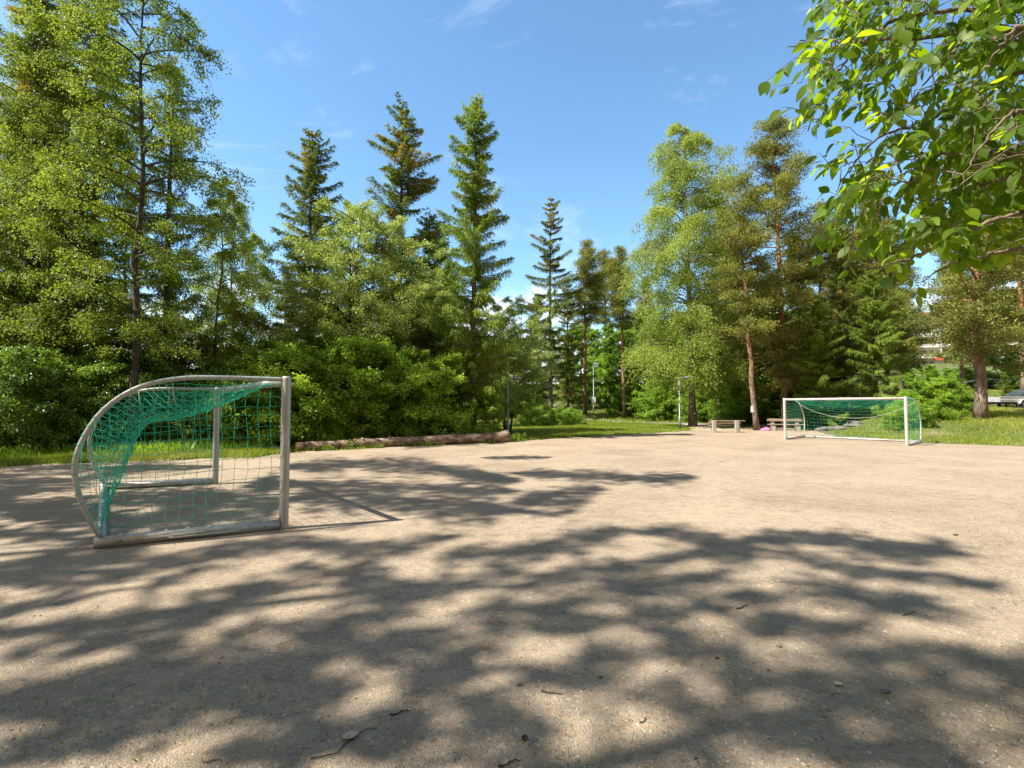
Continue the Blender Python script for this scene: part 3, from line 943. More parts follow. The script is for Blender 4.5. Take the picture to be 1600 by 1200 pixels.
for i, (p, D, rz, sc, lb) in enumerate([
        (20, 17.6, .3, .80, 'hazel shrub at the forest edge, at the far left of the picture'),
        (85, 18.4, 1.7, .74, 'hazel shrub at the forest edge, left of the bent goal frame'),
        (150, 19.6, 2.9, .78, 'shaded hazel shrub seen past the bend of the goal frame'),
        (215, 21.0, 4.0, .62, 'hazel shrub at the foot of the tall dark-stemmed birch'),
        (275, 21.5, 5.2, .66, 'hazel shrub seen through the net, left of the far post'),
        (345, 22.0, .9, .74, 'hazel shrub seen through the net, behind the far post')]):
    T('hazel_shaded', p, D, rz, sc, lb, 'bush', group=FB)
for i, (p, D, rz, sc, lb) in enumerate([
        (-10, 20.5, .3, 1.0, 'young leafy tree among the trunks at the left edge'),
        (60, 21.5, 1.3, .98, 'young leafy tree between the left-edge spruce and the thick dark trunk'),
        (165, 23.5, 2.3, .9, 'young leafy tree behind the thick dark spruce trunk'),
        (235, 24.0, 3.6, .85, 'young leafy tree right of the birch trunk, above the goal'),
        (300, 25.5, 4.5, .75, 'young leafy tree above the goal crossbar'),
        (430, 28.0, 5.5, .75, 'young leafy tree at the foot of the broad pointed spruce')]):
    T('understorey', p, D, rz, sc, lb, name='young_tree', group='young trees of the left wood')

# middle distance
T('spruce_thin', 861, 56, .5, 1.0, 'lone lean spruce with bare grey trunk and ragged top in the gap of the trees', group='spruces')
T('spruce_broad', 888, 60, 3.1, .80, 'shorter brownish spruce close right of the lone lean spruce', group='spruces')
T('spruce_young', 838, 66, 1.1, 1.35, 'shaded spruce behind the lone lean spruce', group='spruces')
T('pine_far', 914, 62, .3, 1.0, 'tall pine with a long bare trunk right of the lone lean spruce')
T('pine_far', 946, 70, 2.2, 1.02, 'pine set back between the two bare-trunked pines')
T('pine_far', 975, 58, 4.0, .92, 'pine with reddish bare trunk left of the big birch')
T('birch_main', 1082, 40, .4, 1.0, 'big light-green birch towering beside the path')
T('pine_dense', 1122, 47, 1.0, .98, 'dark pine top showing right of the big birch')
T('pine_slim', 1181, 34.4, 0, 1.0, 'slim leaning red-trunked pine with a white notice')
T('pine_big', 1227, 38, .7, 1.02, 'tall bushy pine behind the left post of the far goal')
T('spruce_broad', 1322, 37, 1.3, .72, 'drooping brown-green spruce behind the far goal', group='spruces')
T('spruce_young', 1278, 35.5, .8, .80, 'low yellow-green spruce behind the middle of the far goal', group='spruces')
T('spruce_young', 1372, 34.5, 2.8, .88, 'dark low spruce behind the right half of the far goal', group='spruces')
T('pine_dense', 1385, 40, 2.6, .80, 'pine left of the apartment building gap, behind the far goal')
T('pine_stout', 1531, 27.2, .5, 1.0, 'stout thick-trunked pine on the grass bank at the right')
T('pine_dense', 1600, 45, .4, 1.0, 'pine behind the trailer at the right edge')
T('pine_dense', 1288, 44, 1.9, .88, 'pine just right of the tall bushy pine, behind the far goal')
T('pine_dense', 1350, 47, .6, .95, 'pine behind the drooping brown-green spruce')
T('pine_dense', 1330, 54, 3.4, .98, 'tall pine set back behind the drooping spruce')
T('pine_dense', 1408, 52, 2.2, .85, 'pine just left of the apartment block, far behind the goal')
T('pine_dense', 1506, 57, 4.0, .9, 'pine just right of the white balconies, behind the stout pine')
T('pine_dense', 1530, 52, 5.4, 1.0, 'pine set back behind the stout pine, under the overhanging leaves')
T('pine_dense', 1255, 62, 4.2, .98, 'far pine behind the tall bushy pine')
T('hazel', 1478, 30, .6, .50, 'round green bush right of the far goal', 'bush', group='bushes on the grass bank')
T('hazel', 1441, 28.2, 2.6, .52, 'bush close behind the right end of the far goal', 'bush', group='bushes on the grass bank')
T('hazel_low', 1420, 27.0, 3.6, .55, 'small bush seen through the right end of the far net', 'bush', group='bushes on the grass bank')
T('spruce_young', 1504, 36, 1.6, .20, 'small bright spruce left of the stout pine trunk', group='spruces')
T('spruce_young', 1572, 42, 3.9, .27, 'small bright spruce behind the trailer', group='spruces')
T('yellow_bush', 1246, 43, .3, .95, 'bright yellow shrub between the bench and the far goal', 'shrub')
T('maple_low', 1512, 62, .3, .5, 'leafy tree below the apartment balconies', name='deciduous_tree')
T('maple_low', 1580, 60, 1.3, .9, 'leafy tree between the trailer and the apartment building', name='deciduous_tree')
for p, D, rz, sc, lb in [(905, 74, .2, .85, 'bright leafy maple between the lean spruce and the bare pines'),
                         (960, 68, 1.5, .85, 'bright leafy maple behind the reddish bare pine trunk'),
                         (1015, 72, 2.7, 1.0, 'bright leafy maple left of the big birch trunk'),
                         (1075, 66, 3.7, .95, 'bright leafy maple directly behind the big birch trunk'),
                         (1130, 53, 4.7, .9, 'bright leafy maple between the big birch and the slim pine'),
                         (1195, 51, 5.7, .85, 'bright leafy maple between the slim pine and the bushy pine'),
                         (1275, 58, .9, .85, 'leafy maple right of the tall bushy pine trunk'),
                         (790, 62, 2.0, .7, 'leafy maple in the gap left of the lean spruce'),
                         (735, 58, 3.0, .75, 'leafy maple behind the narrow spruce')]:
    T('maple', p, D, rz, sc, lb, group='maples on the slope')
for p, D, rz, sc, lb in [(985, 60, .2, .62, 'bush on the slope under the reddish bare pine'),
                         (1030, 55, 1.2, .72, 'bush on the slope left of the lamp post by the path'),
                         (1105, 51, 2.2, .68, 'bush behind the concrete bench seen from its back'),
                         (1150, 46, 3.2, .66, 'bush between the concrete bench and the slim pine'),
                         (1205, 47, 4.2, .66, 'bush between the two benches'),
                         (1418, 72, .4, .5, 'bush on the far slope left of the apartment block'),
                         (1452, 76, 1.4, .5, 'bush on the far slope below the apartment block'),
                         (1490, 70, 2.4, .5, 'bush on the far slope behind the stout pine'),
                         (815, 60, 5.2, .6, 'bush at the far end of the shaded lawn'),
                         (1265, 45, .8, .60, 'dark bush behind the left end of the far goal')]:
    T('maple_low', p, D, rz, sc, lb, 'bush', 'leafy_bush', 'leafy bushes along the path')
for p, D, rz, sc, lb in [(830, 42, .2, .62, 'low dark bush in front of the lean spruce trunk, left of three'),
                         (860, 43, 1.7, .70, 'low dark bush at the foot of the lean spruce, middle of three'),
                         (892, 45, 3.2, .60, 'low dark bush by the shaded lawn, right of three')]:
    T('hazel_low', p, D, rz, sc, lb, 'bush', 'low_bush', 'low dark bushes on the lawn')
for k in range(14):                      # the wood goes on behind
    rng = random.Random(900 + k)
    T(['spruce_dark', 'pine_dense', 'maple', 'birch_far'][k % 4], [-60, 40, 150, 265, 345, 440, 520, 600, 700, 1010, 1090, 1170, 1240, 1340, 1420, 1500][k],
      (46 if k < 9 else 88) + rng.uniform(-6, 6), rng.uniform(0, 6), (.66 if k < 9 else .85) * rng.uniform(.9, 1.1),
      'tree of the wood far behind, hardly seen between the nearer trunks', name=['spruce_tree', 'pine_tree', 'maple_tree', 'birch_tree'][k % 4], group='trees far back in the wood')

# trees beside and behind the photographer; their crowns throw the dappled shade over the pitch
SH = 'trees outside the picture shading the pitch'
# boughs of these trees, each given by the course of its shadow on the gravel (photo points, half thickness)
BOUGHS = [
    ([(800, 865), (860, 855), (965, 830)], 13), ([(1000, 835), (1050, 832), (1100, 850), (1150, 858), (1190, 845), (1250, 845), (1325, 846), (1380, 863), (1450, 868), (1500, 866)], 13),
    ([(1080, 865), (1180, 875), (1250, 870), (1350, 900), (1450, 905), (1550, 920)], 9), ([(800, 915), (900, 900), (965, 885), (1025, 880), (1080, 865)], 8),
    ([(800, 955), (950, 920), (1040, 905), (1150, 900)], 13), ([(1225, 920), (1300, 925), (1400, 950), (1500, 960)], 16),
    ([(800, 995), (900, 980), (1025, 970), (1110, 950), (1180, 940), (1225, 930)], 13), ([(1040, 990), (1125, 1020), (1200, 1040), (1300, 1060), (1400, 1040), (1500, 1030), (1600, 1055), (1700, 1075)], 23),
    ([(1180, 980), (1250, 980), (1330, 1000)], 18), ([(1150, 1070), (1225, 1115), (1300, 1155), (1375, 1180), (1450, 1210)], 17),
    ([(1300, 1110), (1400, 1100), (1500, 1080), (1600, 1080), (1700, 1085)], 11), ([(1525, 1130), (1600, 1160), (1680, 1180)], 13), ([(800, 1060), (850, 1080), (900, 1070), (950, 1075)], 15),
    ([(800, 1130), (830, 1160), (850, 1215)], 15), ([(1015, 1090), (1075, 1090), (1120, 1115), (1100, 1155), (1090, 1215)], 11), ([(900, 1025), (1010, 1025), (1080, 1030)], 8),
    ([(800, 740), (900, 743), (1000, 748), (1080, 746)], 6), ([(800, 780), (850, 775), (930, 765)], 7), ([(800, 800), (850, 803), (900, 800)], 4), ([(800, 787), (910, 785)], 4), ([(760, 716), (855, 715)], 2),
    ([(450, 730), (550, 725), (650, 727), (750, 745), (800, 752)], 8), ([(450, 780), (550, 775), (650, 785), (800, 797)], 13), ([(430, 755), (800, 768)], 6),
    ([(175, 780), (325, 775), (430, 790)], 12), ([(170, 815), (430, 805)], 9), ([(0, 755), (125, 750), (200, 735), (330, 730)], 4), ([(-60, 785), (0, 790), (125, 805)], 9), ([(-60, 830), (0, 835), (150, 845)], 9),
    ([(150, 870), (280, 875), (380, 855), (475, 845), (550, 865), (650, 845), (700, 838)], 11), ([(-60, 885), (0, 890), (100, 895), (150, 880)], 14), ([(-60, 955), (0, 950), (60, 950), (150, 915)], 9),
    ([(75, 980), (175, 975), (275, 960), (375, 930), (475, 910), (575, 890)], 12), ([(0, 1025), (100, 1005), (200, 990), (280, 970)], 8),
    ([(-60, 1115), (0, 1100), (75, 1080), (175, 1060), (275, 1035), (375, 1025), (450, 1000), (550, 965), (650, 930), (750, 905), (800, 880)], 21), ([(550, 910), (650, 925)], 11),
    ([(425, 1040), (500, 1010), (600, 1000), (700, 980), (800, 965)], 11), ([(150, 1110), (300, 1100), (375, 1080), (500, 1040)], 11), ([(200, 1160), (325, 1140), (425, 1120)], 13),
    ([(-60, 1215), (0, 1190), (100, 1160)], 14), ([(325, 1205), (450, 1170), (575, 1160), (650, 1130), (700, 1080), (800, 1030)], 15), ([(550, 1050), (650, 1060), (750, 1030)], 9), ([(725, 1195), (800, 1160)], 13),
    ([(690, 870), (800, 865)], 12), ([(1600, 1130), (1700, 1150)], 30)]
TRUNKS = [(-9.8, -1.4, 'pine'), (-13.0, .2, 'pine'), (-7.0, -2.9, 'pine'), (-16.2, 1.8, 'pine'), (-14.8, 5.6, 'pine'), (-19.0, 7.0, 'pine')]


def shade_trees():
    rng = np.random.default_rng(55)
    KH = 1 / math.tan(SUN_EL)
    data = [dict(P=[], nodes=[]) for _ in TRUNKS]
    TR = np.array([t[:2] for t in TRUNKS])
    small = []
    for q in range(112):
        x0, y0 = (rng.uniform(-40, 760), rng.uniform(860, 1190)) if q < 72 else (rng.uniform(-40, 420), rng.uniform(760, 860)) if q < 92 else (rng.uniform(760, 1500), rng.uniform(850, 1190))
        l_ = rng.uniform(25, 95); a_ = math.radians(rng.uniform(2, 26))
        small.append(([(x0, y0), (x0 + l_ * .5 * math.cos(a_), y0 - l_ * .5 * math.sin(a_) + rng.uniform(-5, 5)), (x0 + l_ * math.cos(a_), y0 - l_ * math.sin(a_))], rng.uniform(4, 8) * (y0 / 1000)))
    for pts, th in BOUGHS + small:
        pts = np.array(pts, float)
        th = th * (1.62 if pts[:, 1].mean() > 835 else 1.95)
        seg = np.hypot(*np.diff(pts, axis=0).T); d = np.concatenate([[0], np.cumsum(seg)])
        u = np.linspace(0, d[-1], 40)
        C = np.stack([np.interp(u, d, pts[:, k]) for k in (0, 1)], -1)
        G0 = np.array([gnd(*c) for c in C])[:, :2]
        lo = np.array([gnd(c[0], c[1] + th) for c in C])[:, :2]; hi = np.array([gnd(c[0], c[1] - th) for c in C])[:, :2]
        half = np.linalg.norm(hi - lo, axis=1) / 2
        ln = np.hypot(*np.diff(G0, axis=0).T)
        area = float((ln * (half[1:] + half[:-1])).sum())
        g = G0.mean(0)
        best = None
        for k, t in enumerate(TR):
            hk = float(np.clip(((g - t) @ SDIR) / KH, 7, 17.5))
            e = np.linalg.norm(g - SDIR * KH * hk - t) + .10 * abs(hk - 12)
            if best is None or e < best[0]: best = (e, k, hk)
        _, k, h0 = best
        n = int(area * 180) + 12
        q = rng.uniform(0, 1, n); idx = np.clip((q * 39).astype(int), 0, 38); fr = q * 39 - idx
        taper = np.clip(np.minimum(q, 1 - q) / .12, .25, 1)
        Gp = G0[idx] * (1 - fr)[:, None] + G0[idx + 1] * fr[:, None]
        tg = nz(G0[idx + 1] - G0[idx]); nn = np.stack([-tg[:, 1], tg[:, 0]], -1)
        # thickness measured across the stroke, ragged along it
        rag = .72 + .38 * np.sin(q * 23 + 5 * rng.random()) * np.sin(q * 9 + 2)
        yv = (hi - lo)[idx] / 2
        Gp = Gp + yv * (np.clip(rng.normal(0, .55, n), -1.4, 1.4) * taper * rag)[:, None] + nn * rng.normal(0, .05, n)[:, None]
        hole = np.sin(Gp[:, 0] * 9.1 + 2 * np.sin(Gp[:, 1] * 4.3)) * np.sin(Gp[:, 1] * 10.7 + 1.5 * np.sin(Gp[:, 0] * 5.1)) + .5 * np.sin(Gp[:, 0] * 17.3 + 1) * np.sin(Gp[:, 1] * 19.1)
        Gp = Gp[hole < rng.uniform(.35, .75, n)]; n = len(Gp)
        hopt = ((Gp - TR[k]) @ SDIR) / KH
        h = np.clip(h0 + .35 * (hopt - h0), 6.5, 18.5) + rng.normal(0, .28, n)
        P = np.concatenate([Gp - SDIR * (KH * h)[:, None], h[:, None]], 1)
        data[k]['P'].append(P)
        for q0 in np.linspace(.04, .96, max(3, int(ln.sum() / .5))):
            i0 = int(q0 * 39); gg = G0[i0]
            ho = ((gg - TR[k]) @ SDIR) / KH
            hh = float(np.clip(h0 + .35 * (ho - h0), 6.5, 18.5)) - .08
            data[k]['nodes'].append(np.array([*(gg - SDIR * KH * hh), hh]))
    for k, (tx, ty, kind) in enumerate(TRUNKS):
        if not data[k]['P']:
            continue
        P = np.vstack(data[k]['P']); n = len(P)
        org = np.array([tx, ty, 0])
        top = P[:, 2].max() + 1.2
        mb = MB()
        z = np.linspace(-.05, top, 14)
        tp = np.stack([tx + .12 * np.sin(z * .5 + k), ty + .12 * np.cos(z * .4 + k), z], -1)
        mb.tube(tp - org, .2 * np.clip(1 - z / (top * 1.03), .06, 1) ** .6, 10)
        con = [tp[i] for i in range(4, 14)]; rad_ = [.06] * 10
        for nd in sorted(data[k]['nodes'], key=lambda v: np.linalg.norm(v[:2] - org[:2])):
            A = np.array(con)
            i = int(np.argmin(np.linalg.norm((A - nd) * np.array([1, 1, 1.4]), axis=1)))
            a = A[i]
            r0 = rad_[i]; r1 = max(.008, r0 * .8)
            mb.tube(np.array([a, (a + nd) / 2 + np.array([0, 0, .06 * np.linalg.norm(nd - a)]), nd]) - org, [min(r0, .05) * .8, r1 * .8, r1 * .7], 5, False)
            con.append(nd); rad_.append(r1)
        d = nz(np.concatenate([P[:, :2] - org[:2], np.zeros((n, 1))], 1)) * .7 + rng.normal(0, .55, (n, 3)) + np.array([0, 0, .1])
        LV, LQ = leaves(P - org, d, np.array([0, 0, 1.0]) + rng.normal(0, .4, (n, 3)), rng.uniform(.16, .32, n), rng.uniform(.07, .13, n), .04)
        MESH['own_shade'] = tree_obj_mesh('pine', mb, M['bark_pine'], LV, LQ, np.clip(rng.normal(.45, .15, n), 0, 1), M['pine'])
        o = thing('pine_tree', 'tree left of the photographer, outside the picture, known by its dappled shadow', 'tree', (tx, ty, 0), 0, SH)
        link('trunk', MESH['own_shade'][0], o); link('crown', MESH['own_shade'][1], o)


shade_trees()
tree('deciduous_tree', 'tree left of the photographer, outside the picture, known by its dappled shadow', 'tree', 'maple_shade', -21.5, 9.5, .4, 1.0, SH)
# unseen trees added around the camera to keep low sky off the near gravel
for k, (x, y, m_) in enumerate([(-5, -11, 'maple'), (1, -9, 'maple_shade'), (6, -8.5, 'maple'), (11, -8, 'maple_shade'), (-10, -14, 'spruce_dark'), (4, -15, 'spruce_dark'), (13, -13, 'maple'), (15, -3, 'maple'), (18, 4, 'maple_shade')]):
    tree('spruce_tree' if m_[0] == 's' else 'maple_tree', 'unseen tree added behind or right of the photographer to block low sky', 'tree', m_, x, y, k * 1.3, 1.0, 'unseen trees added behind the photographer')

# ------------------------------------------------------------------ goals
def goal(label, A, B, va, vb, prof, mid, metal, cord_r, handle, rope_z, pr=.058, cell=.125):
    """A, B: feet of the two posts; va, vb: ground vectors from each foot to the rear corner"""
    A = np.array([*A, 0.0]); B = np.array([*B, 0.0])
    va = np.array([*va, 0.0]); vb = np.array([*vb, 0.0])
    dep = prof[-1][0]
    org = (A + B) / 2
    g = thing('football_goal', label, 'football goal', tuple(org), 0, 'five-a-side football goals')
    H = 1.985
    up = np.array([0, 0, 1.0])
    ts = np.array([p[0] for p in prof]); zs = np.array([p[1] for p in prof])
    for foot in (A, B):
        mb = MB()
        mb.tube([foot + up * .0, foot + up * .02, foot + up * (H - .02), foot + up * H, foot + up * (H + .012)] - org, [pr, pr, pr, pr * .96, pr * .7], 20)
        o = link('post', mb.mesh('post', M[metal], True), g)
        for q in range(14 if handle else 0):
            a = MB()
            a.box(foot - org + up * (.14 + q * .13) + nz((va if foot is A else vb)) * (pr + .002), (.013, .013, .022), .4)
            link('net_clip', a.mesh('net_clip', M['clip']), o)
    e = nz(B - A)
    mb = MB()
    mb.tube([A + e * (pr * .92) + up * (H - pr), B - e * (pr * .92) + up * (H - pr)] - org, pr * .94, 18)
    link('crossbar', mb.mesh('crossbar', M[metal], True), g)
    ends = []
    for foot, v in ((A, va), (B, vb)):
        vh = v / np.linalg.norm(v); sc = np.linalg.norm(v) / dep
        d = np.concatenate([[0], np.cumsum(np.hypot(np.diff(ts), np.diff(zs)))])
        q = np.linspace(0, d[-1], 44)
        tq = np.interp(q, d, ts); zq = np.interp(q, d, zs)
        for _ in range(4):
            tq[1:-1] = (tq[:-2] + tq[2:] + 2 * tq[1:-1]) / 4; zq[1:-1] = (zq[:-2] + zq[2:] + 2 * zq[1:-1]) / 4
        mb = MB()
        P = foot + vh * (tq * sc)[:, None] + up * zq[:, None]
        P[0] += vh * pr * .9
        mb.tube(P - org, .029, 12, ref=np.array([vh[1], -vh[0], 0]))
        link('side_frame', mb.mesh('side_frame', M[metal], True), g)
        mb = MB()
        mb.tube([foot + vh * (pr * .9) + up * .066, foot + vh * dep * sc * 1.03 + up * .066] - org, .062, 16)
        bt = link('base_tube', mb.mesh('base_tube', M[metal], True), g)
        for k in range(8 if handle else 0):
            cl = MB()
            cl.box(foot + vh * sc * dep * (.1 + .115 * k) + up * .132 - org, (.034, .022, .012))
            link('net_clip', cl.mesh('net_clip', M['clip']), bt)
        side = np.array([vh[1], -vh[0], 0])
        if (A - B) @ side < 0: side = -side
        for k in (.115, .90):
            c = foot + vh * sc * dep * k + up * .07
            bo = MB()
            bo.tube([c + side * .055 - org, c + side * .064 - org], .009, 8)
            link('bolt', bo.mesh('bolt', M['bolt']), bt)
        if handle:
            hb = MB()
            c0 = foot + vh * dep * sc * .26 + up * .055; c1 = foot + vh * dep * sc * .66 + up * .055
            hb.tube([c0 + side * .05, c0 + side * .085 + vh * .02, c0 + side * .1 + vh * .06, c1 + side * .1 - vh * .06, c1 + side * .085 - vh * .02, c1 + side * .05] - org, .0115, 8)
            link('handle', hb.mesh('handle', M[metal], True), bt)
        ends.append(foot + vh * dep * sc)
    mb = MB()
    ee = nz(ends[1] - ends[0])
    mb.tube([ends[0] + ee * .05 + up * .06, ends[1] - ee * .05 + up * .06] - org, .045, 14)
    link('rear_tube', mb.mesh('rear_tube', M[metal], True), g)
    # net: top and back as one hanging sheet, two flat sides
    rng = np.random.default_rng(5)
    d = np.concatenate([[0], np.cumsum(np.hypot(np.diff(ts), np.diff(zs)))])
    nq = int(d[-1] / cell); nw = int(5.2 / cell)
    q = np.linspace(0, 1, nq + 1)
    te = np.interp(q * d[-1], d, ts); ze = np.interp(q * d[-1], d, zs)
    mt = np.array([p[0] for p in mid]); mz = np.array([p[1] for p in mid])
    dm = np.concatenate([[0], np.cumsum(np.hypot(np.diff(mt), np.diff(mz)))])
    tm_ = np.interp(q * dm[-1], dm, mt); zm = np.interp(q * dm[-1], dm, mz)
    for _ in range(2):
        tm_[1:-1] = (tm_[:-2] + tm_[2:] + 2 * tm_[1:-1]) / 4; zm[1:-1] = (zm[:-2] + zm[2:] + 2 * zm[1:-1]) / 4
    w = np.linspace(0, 1, nw + 1)
    s = (4 * w * (1 - w)) ** .62
    t2 = te[:, None] * (1 - s) + tm_[:, None] * s
    z2 = ze[:, None] * (1 - s) + zm[:, None] * s
    sa = np.linalg.norm(va) / dep; sb = np.linalg.norm(vb) / dep
    PA = nz(va) * sa; PB = nz(vb) * sb
    G = (A[None, None] * (1 - w)[None, :, None] + B[None, None] * w[None, :, None]) + (PA[None, None] * (1 - w)[None, :, None] + PB[None, None] * w[None, :, None]) * t2[..., None] + up * z2[..., None]
    jit = rng.normal(0, .012, G.shape); jit[0] = 0; jit[-1] = 0; jit[:, 0] = 0; jit[:, -1] = 0
    G = G + jit - org
    nb = MB()
    nb.segs(G[:-1].reshape(-1, 3), G[1:].reshape(-1, 3), cord_r)
    nb.segs(G[:, :-1].reshape(-1, 3), G[:, 1:].reshape(-1, 3), cord_r)
    for foot, v in ((A, PA), (B, PB)):
        # side panels, clipped to the outline of the bent frame
        vh = nz(v); sc = np.linalg.norm(v)
        poly = np.array([(0, .0)] + [(t_, z_) for t_, z_ in prof] + [(dep, 0.0)])
        tv = np.arange(.03, 2.2, .135); zv = np.arange(.11, 2.0, .135)
        TT, ZZ = np.meshgrid(tv, zv)
        bulge = .05 * np.sin(TT * 2.2) * np.sin(ZZ * 1.6)
        tj = TT + rng.normal(0, .008, TT.shape) + .02 * np.sin(ZZ * 5); zj = ZZ + rng.normal(0, .008, TT.shape) + .025 * np.sin(TT * 2.4 + 1) * (ZZ < 1.5)
        ok = inside(np.stack([TT.ravel(), ZZ.ravel()], -1), np.vstack([poly])).reshape(TT.shape)
        G2 = foot + vh * (tj * sc)[..., None] + up * zj[..., None] + nz(B - A) * bulge[..., None] * (1 if foot is A else -1) - org
        m1 = ok[:-1] & ok[1:]; m2 = ok[:, :-1] & ok[:, 1:]
        nb.segs(G2[:-1][m1], G2[1:][m1], cord_r); nb.segs(G2[:, :-1][m2], G2[:, 1:][m2], cord_r)
        # edge ties round the bent tube
        dd = np.linspace(.2, d[-1] - .1, 30)
        for k in dd:
            c = foot + vh * sc * np.interp(k, d, ts) + up * np.interp(k, d, zs) - org
            k2 = k + .01
            tgt = foot + vh * sc * np.interp(k2, d, ts) + up * np.interp(k2, d, zs) - org - c
            tgt = nz(tgt); sd = np.array([vh[1], -vh[0], 0]); nn = np.cross(tgt, sd)
            th = np.linspace(0, 2 * PI, 9)
            ring = c + .033 * (np.cos(th)[:, None] * sd + np.sin(th)[:, None] * nn)
            nb.segs(ring[:-1], ring[1:], cord_r * 1.3)
    link('net', nb.mesh('net', M['net']), g)
    # pale rope hanging in a bow from side to side
    rb = MB()
    u = np.linspace(0, 1, 40)
    tr = 1.35
    P0 = A + PA * tr + up * np.interp(tr, ts[:5], zs[:5]); P1 = B + PB * tr + up * np.interp(tr, ts[:5], zs[:5])
    C = P0[None] * (1 - u)[:, None] + P1[None] * u[:, None]
    C[:, 2] -= (P0[2] - rope_z) * (4 * u * (1 - u)) ** .8
    rb.tube(C - org,   .0035 if handle else .0085, 6)
    if handle:
        c = A + PA * 1.3 + up * 1.88 - org
        rb.tube([c, c + np.array([.02, .05, -.12]), c + np.array([-.01, .08, -.24]), c + np.array([.05, .09, -.20]), c + np.array([.06, .06, -.06])], .006, 5)
        rb.tube([c + up * .0 + np.array([.08, .02, 0]), c + np.array([.06, .05, -.14]), c + np.array([.10, .06, -.25])], .006, 5)
    link('net_rope', rb.mesh('net_rope', M['rope'], True), g)
    return g


PROF_NEAR = [(0, 1.955), (.58, 1.962), (1.1, 1.955), (1.45, 1.88), (1.68, 1.76), (1.91, 1.52), (2.05, 1.21), (2.11, .99), (2.08, .68), (1.98, .39), (1.85, .12)]
goal('silver goal with bent side frame and sagging green net, nearest on the left', (-2.99, 6.78), (-6.14, 10.67), (-1.66, -.92), (-1.67, -.80), PROF_NEAR,
     [(0, 1.93), (.16, 1.74), (.47, 1.58), (.85, 1.42), (1.15, 1.37), (1.38, 1.37), (1.545, .86), (1.70, .36), (1.85, .10)], 'aluminium', .0033, True, 1.42)
PROF_FAR = [(0, 1.955), (.6, 1.93), (1.1, 1.90), (1.45, 1.80), (1.7, 1.62), (1.95, 1.28), (2.08, .95), (2.08, .6), (2.02, .3), (1.98, .12)]
goal('white-framed goal with green net standing far off at the right edge of the pitch', (16.02, 20.85), (13.15, 24.73), (1.93, 1.72), (1.90, 1.75), PROF_FAR,
     [(0, 1.9), (.5, 1.78), (1.0, 1.62), (1.5, 1.50), (1.75, .95), (1.98, .10)], 'white_metal', .0028, False, 1.05, cell=.18)

# ------------------------------------------------------------------ log
rng = np.random.default_rng(8)
k = 60
u = np.linspace(0, 1, k)
p0, p1 = np.array([-7.78, 18.55, 0]), np.array([-.25, 23.15, 0])
C = p0 * (1 - u)[:, None] + p1 * u[:, None]
rad = .155 + .08 * u + .006 * np.sin(u * 31) + .05 * np.exp(-((1 - u) / .035) ** 2)
C[:, 2] = rad * .93
nrm_ = np.array([-(p1 - p0)[1], (p1 - p0)[0], 0]); nrm_ /= np.linalg.norm(nrm_)
C += nrm_ * (.10 * np.sin(u * 4.5))[:, None]
wob = 1 + rng.normal(0, .03, (k, 16)) + .03 * np.sin(np.arange(16) * 2.1)[None]
mb = MB(); mb.tube(C, rad, 16, True, wob)
org = (p0 + p1) / 2
lg = thing('log', 'long bark-covered log lying along the left edge of the pitch', 'log', tuple(org))
mb.V = [v - org for v in mb.V]
link('trunk', mb.mesh('log_trunk', M['log'], True), lg)
for q, (c, dr) in enumerate(((C[0], -1), (C[-1], 1))):
    e = nz(p1 - p0) * dr
    m = MB(); m.tube([c + e * .004 - org, c + e * .018 - org], rad[0 if q == 0 else -1] * .86, 14)
    link('cut_end', m.mesh('cut_end', M['cutwood']), lg)
for q in range(7):
    m = MB()
    i = rng.integers(8, 50); a = rng.uniform(.3, 2.4)
    o_ = C[i] - org + np.array([0, 0, 1]) * rad[i] * math.sin(a) + nrm_ * -rad[i] * math.cos(a)
    dirn = nz(np.array([0, 0, 1]) * math.sin(a) - nrm_ * math.cos(a))
    m.tube([o_ - dirn * .03, o_ + dirn * rng.uniform(.03, .08)], [.035, .026], 7)
    link('branch_stub', m.mesh('branch_stub', M['cutwood'], True), lg)

# ------------------------------------------------------------------ benches
def box_obj(name, parent, boxes, mat, bw=.012, rz=0.0):
    for c, s_ in boxes:
        m = MB()
        m.box(c, s_)
        o = bevel(link(name, m.mesh(name, M[mat]), parent), bw)
    return o


b = thing('bench', 'bench with thick pale posts and dark planks, seen from its back beside the big birch', 'bench', (13.1, 31.5, 0), math.radians(-4), 'benches by the path')
for x in (-.68, .68):
    box_obj('post', b, [((x, 0, .36), (.21, .26, .72))], 'concrete', .02)
box_obj('backrest', b, [((.0, .16, .60), (1.95, .05, .17))], 'wood')
box_obj('top_plank', b, [((.22, .24, .71), (2.0, .30, .045))], 'wood')
box_obj('seat', b, [((.1, .40, .40), (1.9, .16, .05)), ((.1, .60, .40), (1.9, .16, .05))], 'wood')
for x in (-.6, 1.0):
    box_obj('leg', b, [((x, .62, .19), (.10, .16, .37))], 'concrete', .012)
b = thing('bench', 'bench with pale concrete legs and plank back, facing the pitch, left of the far goal', 'bench', (17.85, 33.5, 0), math.radians(-20), 'benches by the path')
box_obj('backrest', b, [((0, .26, .70), (2.1, .05, .17))], 'wood')
box_obj('seat', b, [((0, -.16, .42), (2.15, .17, .055)), ((0, .03, .42), (2.1, .17, .055))], 'wood')
for x in (-.72, .72):
    box_obj('leg', b, [((x, .0, .195), (.24, .40, .39)), ((x, .34, .40), (.24, .11, .78))], 'concrete', .02)

